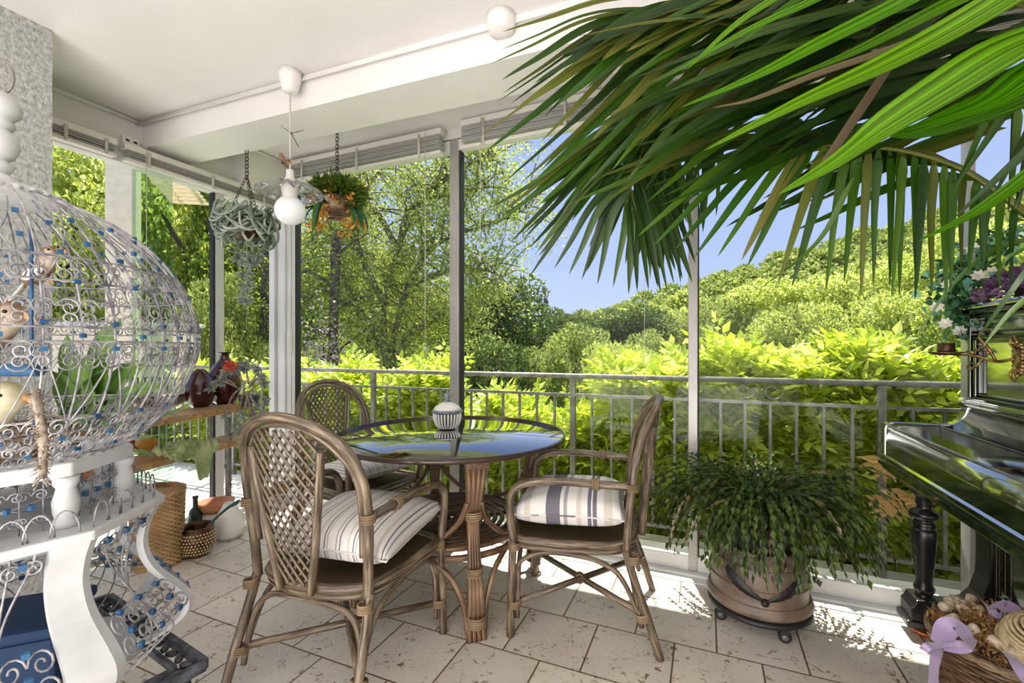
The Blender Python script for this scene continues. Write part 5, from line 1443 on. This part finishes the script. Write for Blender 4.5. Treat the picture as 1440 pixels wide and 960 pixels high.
def frond(name_lab,rach,leaves,mat,rr=.006,stalkmat='leaf_palm_olive'):
    """rach: picture points with distance; leaves: list of (t, [(u,y,d)..], halfwidth px, mat)"""
    rp=pxc(rach,10); m=MB(); pts=[P(*p) for p in rp]
    st=MB(); st.tube(pts,[rr*(1.25-.9*i/len(pts)) for i in range(len(pts))],7)
    by={}
    for (tt,tip,wpx,mt,bend) in leaves:
        b=rp[min(len(rp)-1,int(tt*(len(rp)-1)))]; tip=Vector(tip); b=Vector(b)
        mid=b.lerp(tip,.5)+Vector((bend[0],bend[1],0)); q1=b.lerp(mid,.5)+Vector((bend[0],bend[1],0))*.3
        blade_px(by.setdefault(mt,MB()),[b,q1,mid,mid.lerp(tip,.55)+Vector((bend[0],bend[1],0))*-.05,tip],wpx,(.2+.5*random.random(),-.9,.3+random.random()*.8),.3,tap)
    first=None
    so=st.build('stalk',M[stalkmat],None,matrix=PM)
    so.name='frond'; so.parent=pt; so['label']=name_lab
    for mt,mm in by.items(): mm.build('leaflets',M[mt],so,matrix=PM)
    return so
rnd=random.Random(5)
# F1 arching frond on the right, leaflets hanging straight down
lv=[]
N1=34
for i in range(N1):
    t_=.20+.78*i/(N1-1); 
    r=pxc([(1560,430,.95),(1500,350,1.05),(1440,298,1.15),(1392,262,1.18),(1340,232,1.2),(1270,212,1.22),(1200,205,1.25),(1120,203,1.3),(1040,212,1.35)],10)
    b=r[min(len(r)-1,int(t_*(len(r)-1)))]
    if b.x>1345 and i%2: continue
    a=math.radians(92+ max(0,(t_-.72))/.26*52 + rnd.uniform(-3,3)); ln=135+65*math.sin(min(1,t_*1.15)*PI*.6)+rnd.uniform(-12,12)
    ln*=(.7 if b.x>1345 else 1); lv.append((t_,(b.x+math.cos(a)*ln,b.y+math.sin(a)*ln,b.z+rnd.uniform(-.03,.06)),rnd.uniform(6.5,9),'leaf_palm' if rnd.random()<.85 else 'leaf_palm_olive',(rnd.uniform(-4,1),-6 if t_>.6 else 0)))
for i in range(22):
    t_=.42+.55*i/21; b=r[int(t_*(len(r)-1))]; a=math.radians(rnd.uniform(164,188)); ln=rnd.uniform(190,300)
    lv.append((t_,(b.x+math.cos(a)*ln,b.y-math.sin(a)*ln*-1+rnd.uniform(0,50),b.z+.15),rnd.uniform(8,11),rnd.choice(['leaf_palm_dark','leaf_palm','leaf_palm_olive']),(0,-22)))
frond('arching frond with leaflets hanging down like a fringe',[(1560,430,.95),(1500,350,1.05),(1440,298,1.15),(1392,262,1.18),(1340,232,1.2),(1270,212,1.22),(1200,205,1.25),(1120,203,1.3),(1040,212,1.35)],lv,'leaf_palm',.0095,'leaf_palm_olive')
# F2 drooping frond on the left
R2=[(1480,-40,1.0),(1300,-10,1.2),(1150,40,1.35),(1020,95,1.5),(935,160,1.55),(900,222,1.55),(882,285,1.55)]
lv=[]
tips=[(690,292),(704,305),(734,330),(745,348),(757,361),(779,378),(800,386),(818,394),(840,400),(862,404),(884,414),(896,410),(929,411),(938,408),(948,400),(960,392),(925,405),(912,408),(955,375),(972,350)]
tb_=[.80,.82,.84,.86,.87,.89,.905,.92,.94,.955,.98,.97,.90,.88,.86,.84,.93,.95,.82,.80]
for tp,t_ in zip(tips,tb_):
    dx=-14 if tp[0]<860 else 4
    lv.append((t_,(tp[0],tp[1],1.6),rnd.uniform(6.5,8),'leaf_palm_dark',(dx*.5,-abs(dx)*1.1)))
for i in range(34):
    t_=rnd.uniform(.70,.90); u=rnd.uniform(885,985); lv.append((t_,(u,rnd.uniform(300,400),1.62),rnd.uniform(7,10),rnd.choice(['leaf_palm_dark','leaf_palm_dark','leaf_palm']),(rnd.uniform(-4,8),0)))
for i in range(26):
    t_=rnd.uniform(.42,.82); b=pxc(R2,10)[int(t_*60)]; a=math.radians(rnd.uniform(128,152)); ln=rnd.uniform(170,270); lv.append((t_,(b.x+math.cos(a)*ln,b.y+math.sin(a)*ln,1.55),rnd.uniform(7,10),rnd.choice(['leaf_palm_dark','leaf_palm','leaf_palm_olive']),(-8,-14)))
for i in range(22):
    t_=rnd.uniform(.45,.78); b=pxc(R2,10)[int(t_*60)]; a=math.radians(rnd.uniform(92,125)); ln=rnd.uniform(150,240); lv.append((t_,(b.x+math.cos(a)*ln,b.y+math.sin(a)*ln,1.6),rnd.uniform(8,11),rnd.choice(['leaf_palm_dark','leaf_palm_dark','leaf_palm']),(0,-8)))
frond('drooping frond in front of the middle window',R2,lv,'leaf_palm_dark')
# F4 upper frond reaching left under the beam
R4=[(1620,-60,.85),(1400,-60,1.0),(1250,-40,1.15),(1120,-20,1.3),(1010,0,1.4),(930,20,1.45)]
lv=[]
for k,(tu,ty,tb,w) in enumerate(((706,45,.85,13),(704,70,.97,4),(706,112,.97,11),(706,132,.9,12),(698,144,.88,5),(718,146,.86,12),(668,196,.78,9),(682,214,.76,12),(706,259,.68,9),(731,259,.66,8),(753,253,.64,10),(765,165,.92,7),(760,200,.8,9),(790,262,.6,11),(815,270,.58,10),(690,90,.95,5),(760,240,.7,10),(800,180,.74,14),(830,200,.66,14),(860,240,.6,12),(880,255,.55,12),(830,120,.8,16),(870,150,.7,16),(760,95,.88,10),(900,200,.5,14),(940,180,.52,16),(960,240,.45,12),(1000,190,.42,14))):
    lv.append((tb,(tu,ty,1.3+.02*(k%6)),w,['leaf_palm_olive','leaf_palm','leaf_palm_dark'][k%3],(-6,-20)))
for i in range(44):
    t_=rnd.uniform(.18,.85); b=pxc(R4,10)[int(t_*50)]; a=math.radians(rnd.uniform(146,166)); ln=rnd.uniform(180,330); lv.append((t_,(b.x+math.cos(a)*ln,b.y+math.sin(a)*ln+10,1.25),rnd.uniform(11,17),rnd.choice(['leaf_palm_dark','leaf_palm','leaf_palm_olive','leaf_palm_olive']),(-5,-18)))
frond('upper frond reaching left under the white beam',R4,lv,'leaf_palm')
# F3 bright broad blades close to the viewer
R3=[(1700,120,.6),(1600,60,.66),(1500,20,.72),(1430,0,.76)]
so=MB().tube([P(*p) for p in pxc(R3,8)],.008,8).build('frond',M['leaf_palm_olive'],None,matrix=PM); so.parent=pt; so['label']='near frond of bright green broad blades'
m=MB(); sheath=lambda x:(.35+.65*math.sin(PI*min(1,.15+x*.75)))*(1-x)**.5*1.25
for pts,w in (([(1260,-60,.85),(1150,0,.85),(1050,45,.87),(940,107,.9)],17),([(1180,-50,.9),(1090,0,.9),(1030,40,.92),(966,98,.94)],14),
  ([(1400,-70,.8),(1280,0,.8),(1160,60,.82),(1060,110,.85),(955,152,.9)],26),([(1560,-90,.74),(1440,-40,.76),(1330,10,.8),(1200,75,.84),(1090,118,.88)],24),([(1330,-90,.9),(1230,-50,.9),(1130,-5,.92),(1030,70,.95)],18),([(1500,-60,.72),(1380,20,.74),(1250,90,.78),(1120,148,.82),(990,212,.88)],33),
  ([(1520,30,.7),(1420,70,.7),(1330,125,.72),(1240,182,.75),(1170,232,.8),(1095,273,.84)],40),([(1540,110,.72),(1450,130,.72),(1360,165,.74),(1290,188,.76),(1240,190,.78)],40),
  ([(1500,200,.95),(1440,252,1.0),(1370,300,1.05),(1290,340,1.1)],12),([(1540,60,.68),(1460,100,.68),(1380,150,.7),(1250,190,.74)],30)):
    blade_px(m,pts,w,(-.2,-1,.9),.16,sheath)
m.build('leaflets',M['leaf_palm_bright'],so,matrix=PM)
m=MB()
for pts,w in (([(1330,40,.95),(1240,75,.95),(1150,105,.97),(1060,140,1.0),(1000,152,1.02)],10),([(1250,95,1.0),(1200,170,1.0),(1150,240,1.0),(1108,262,1.0)],7)):
    blade_px(m,pts,w,(-.2,-1,.7),.2,sheath)
m.build('withered_leaflets',M['leaf_brown'],so,matrix=PM)
m=MB()
for i in range(46):
    u0=rnd.uniform(1180,1560); y0=rnd.uniform(-80,120); a=math.radians(rnd.uniform(150,166)); ln=rnd.uniform(200,360); d=rnd.uniform(1.0,1.15)
    blade_px(m,[(u0,y0,d),(u0+math.cos(a)*ln*.5,y0+math.sin(a)*ln*.5-14,d),(u0+math.cos(a)*ln,y0+math.sin(a)*ln,d+.03)],rnd.uniform(12,20),(-.2,-1,.7),.2,sheath)
m.build('shaded_leaflets',M['leaf_palm_dark'],so,matrix=PM)  # shade behind the bright blades put in as a darker green
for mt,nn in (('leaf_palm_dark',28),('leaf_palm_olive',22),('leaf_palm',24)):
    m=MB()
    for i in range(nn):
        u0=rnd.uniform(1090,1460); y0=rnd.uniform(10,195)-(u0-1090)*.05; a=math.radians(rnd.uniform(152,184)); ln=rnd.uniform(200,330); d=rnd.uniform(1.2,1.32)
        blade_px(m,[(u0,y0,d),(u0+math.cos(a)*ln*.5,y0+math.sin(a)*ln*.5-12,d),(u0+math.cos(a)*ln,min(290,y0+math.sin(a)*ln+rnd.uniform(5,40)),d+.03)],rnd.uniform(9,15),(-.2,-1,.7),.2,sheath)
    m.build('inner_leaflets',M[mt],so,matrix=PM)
# thin frond crossing at the far right
lv=[]
R5=[(1600,300,.9),(1500,200,1.0),(1440,150,1.1),(1400,120,1.15)]
for i in range(12):
    t_=rnd.uniform(.3,1); a=math.radians(rnd.uniform(92,140)); ln=rnd.uniform(110,190); b=pxc(R5,10)[int(t_*30)]
    lv.append((t_,(b.x+math.cos(a)*ln,b.y+math.sin(a)*ln,1.1),rnd.uniform(4,8),rnd.choice(['leaf_palm','leaf_palm_dark']),(0,0)))
frond('short frond at the right edge',R5,lv,'leaf_palm',.006)
m=MB()
for pts in ([(1480,330,1.2),(1400,350,1.25),(1340,400,1.3),(1290,470,1.35)],[(1470,400,1.0),(1420,440,1.05),(1380,490,1.1)],[(1560,300,1.0),(1500,330,1.0),(1420,360,1.05),(1400,400,1.1)],[(1200,250,1.2),(1150,340,1.25),(1070,405,1.3)],[(1475,340,1.0),(1440,385,1.0),(1400,440,1.05),(1372,480,1.1)]):
    blade_px(m,pts,4,(0,-1,.6),.2,tap)
m.build('leaflets',M['leaf_palm'],so,matrix=PM)

# ================================================================== LIGHT AND CAMERA
wd=bpy.data.worlds.new('sky'); sc.world=wd; wd.use_nodes=True; nt=wd.node_tree; bg=nt.nodes['Background']
tc=nt.nodes.new('ShaderNodeTexCoord'); sp=nt.nodes.new('ShaderNodeSeparateXYZ'); nt.links.new(tc.outputs['Generated'],sp.inputs[0])
rp=nt.nodes.new('ShaderNodeValToRGB'); nt.links.new(sp.outputs[2],rp.inputs[0])
e=rp.color_ramp.elements; e[0].position=0; e[0].color=srgb(204,218,250); e[1].position=.8; e[1].color=srgb(146,170,234)
x=rp.color_ramp.elements.new(.2); x.color=srgb(182,200,247)
nt.links.new(rp.outputs[0],bg.inputs[0]); bg.inputs[1].default_value=1.12
def sun(name,rot,st,ang,col):
    l=bpy.data.lights.new(name,'SUN'); l.energy=st; l.angle=ang; l.color=col; o=bpy.data.objects.new(name,l); COL.objects.link(o); o.rotation_euler=rot
    return o
el=math.radians(65); dv=Vector((.30,-.95,0)).normalized()*math.cos(el)+Vector((0,0,-math.sin(el)))
s=sun('sun',(0,0,0),12.0,.01,(1,.95,.86)); s.rotation_euler=dv.to_track_quat('-Z','Y').to_euler()
def area(name,loc,tgt,sx,sy,pw,col):
    l=bpy.data.lights.new(name,'AREA'); l.shape='RECTANGLE'; l.size=sx; l.size_y=sy; l.energy=pw; l.color=col
    o=bpy.data.objects.new(name,l); COL.objects.link(o); o.location=loc; o.rotation_euler=(Vector(tgt)-Vector(loc)).to_track_quat('-Z','Y').to_euler(); return o
area('room_fill',(-.7,-1.75,1.35),(-.7,2.2,1.3),4.2,2.2,66,(1,.98,.965))  # added, unseen fill behind the camera to brighten the interior
area('ceiling_fill',(-.7,-1.0,.4),(-.9,0.2,3),2.6,1.4,84,(1,.98,.965))  # added uplight out of view, stands in for light bounced to the ceiling
area('hedge_fill',(-1.8,2.85,2.92),(-1.8,3.5,.6),7.0,.2,72,(1,.98,.93))  # added strip lamp, hidden by the header, brightens the hedge
cam=bpy.data.cameras.new('camera'); cam.lens=16; cam.sensor_width=36; cam.shift_y=10/1440; cam.clip_start=.02; cam.clip_end=600
co=bpy.data.objects.new('camera',cam); COL.objects.link(co); co.location=(0,0,H); co.rotation_euler=(PI/2,0,YAW); sc.camera=co
sc.view_settings.view_transform='Standard'; sc.view_settings.look='None'; sc.view_settings.exposure=0; sc.view_settings.gamma=1
sc.cycles.max_bounces=10; sc.cycles.transparent_max_bounces=16; sc.cycles.diffuse_bounces=4; sc.cycles.glossy_bounces=4; sc.cycles.sample_clamp_indirect=4
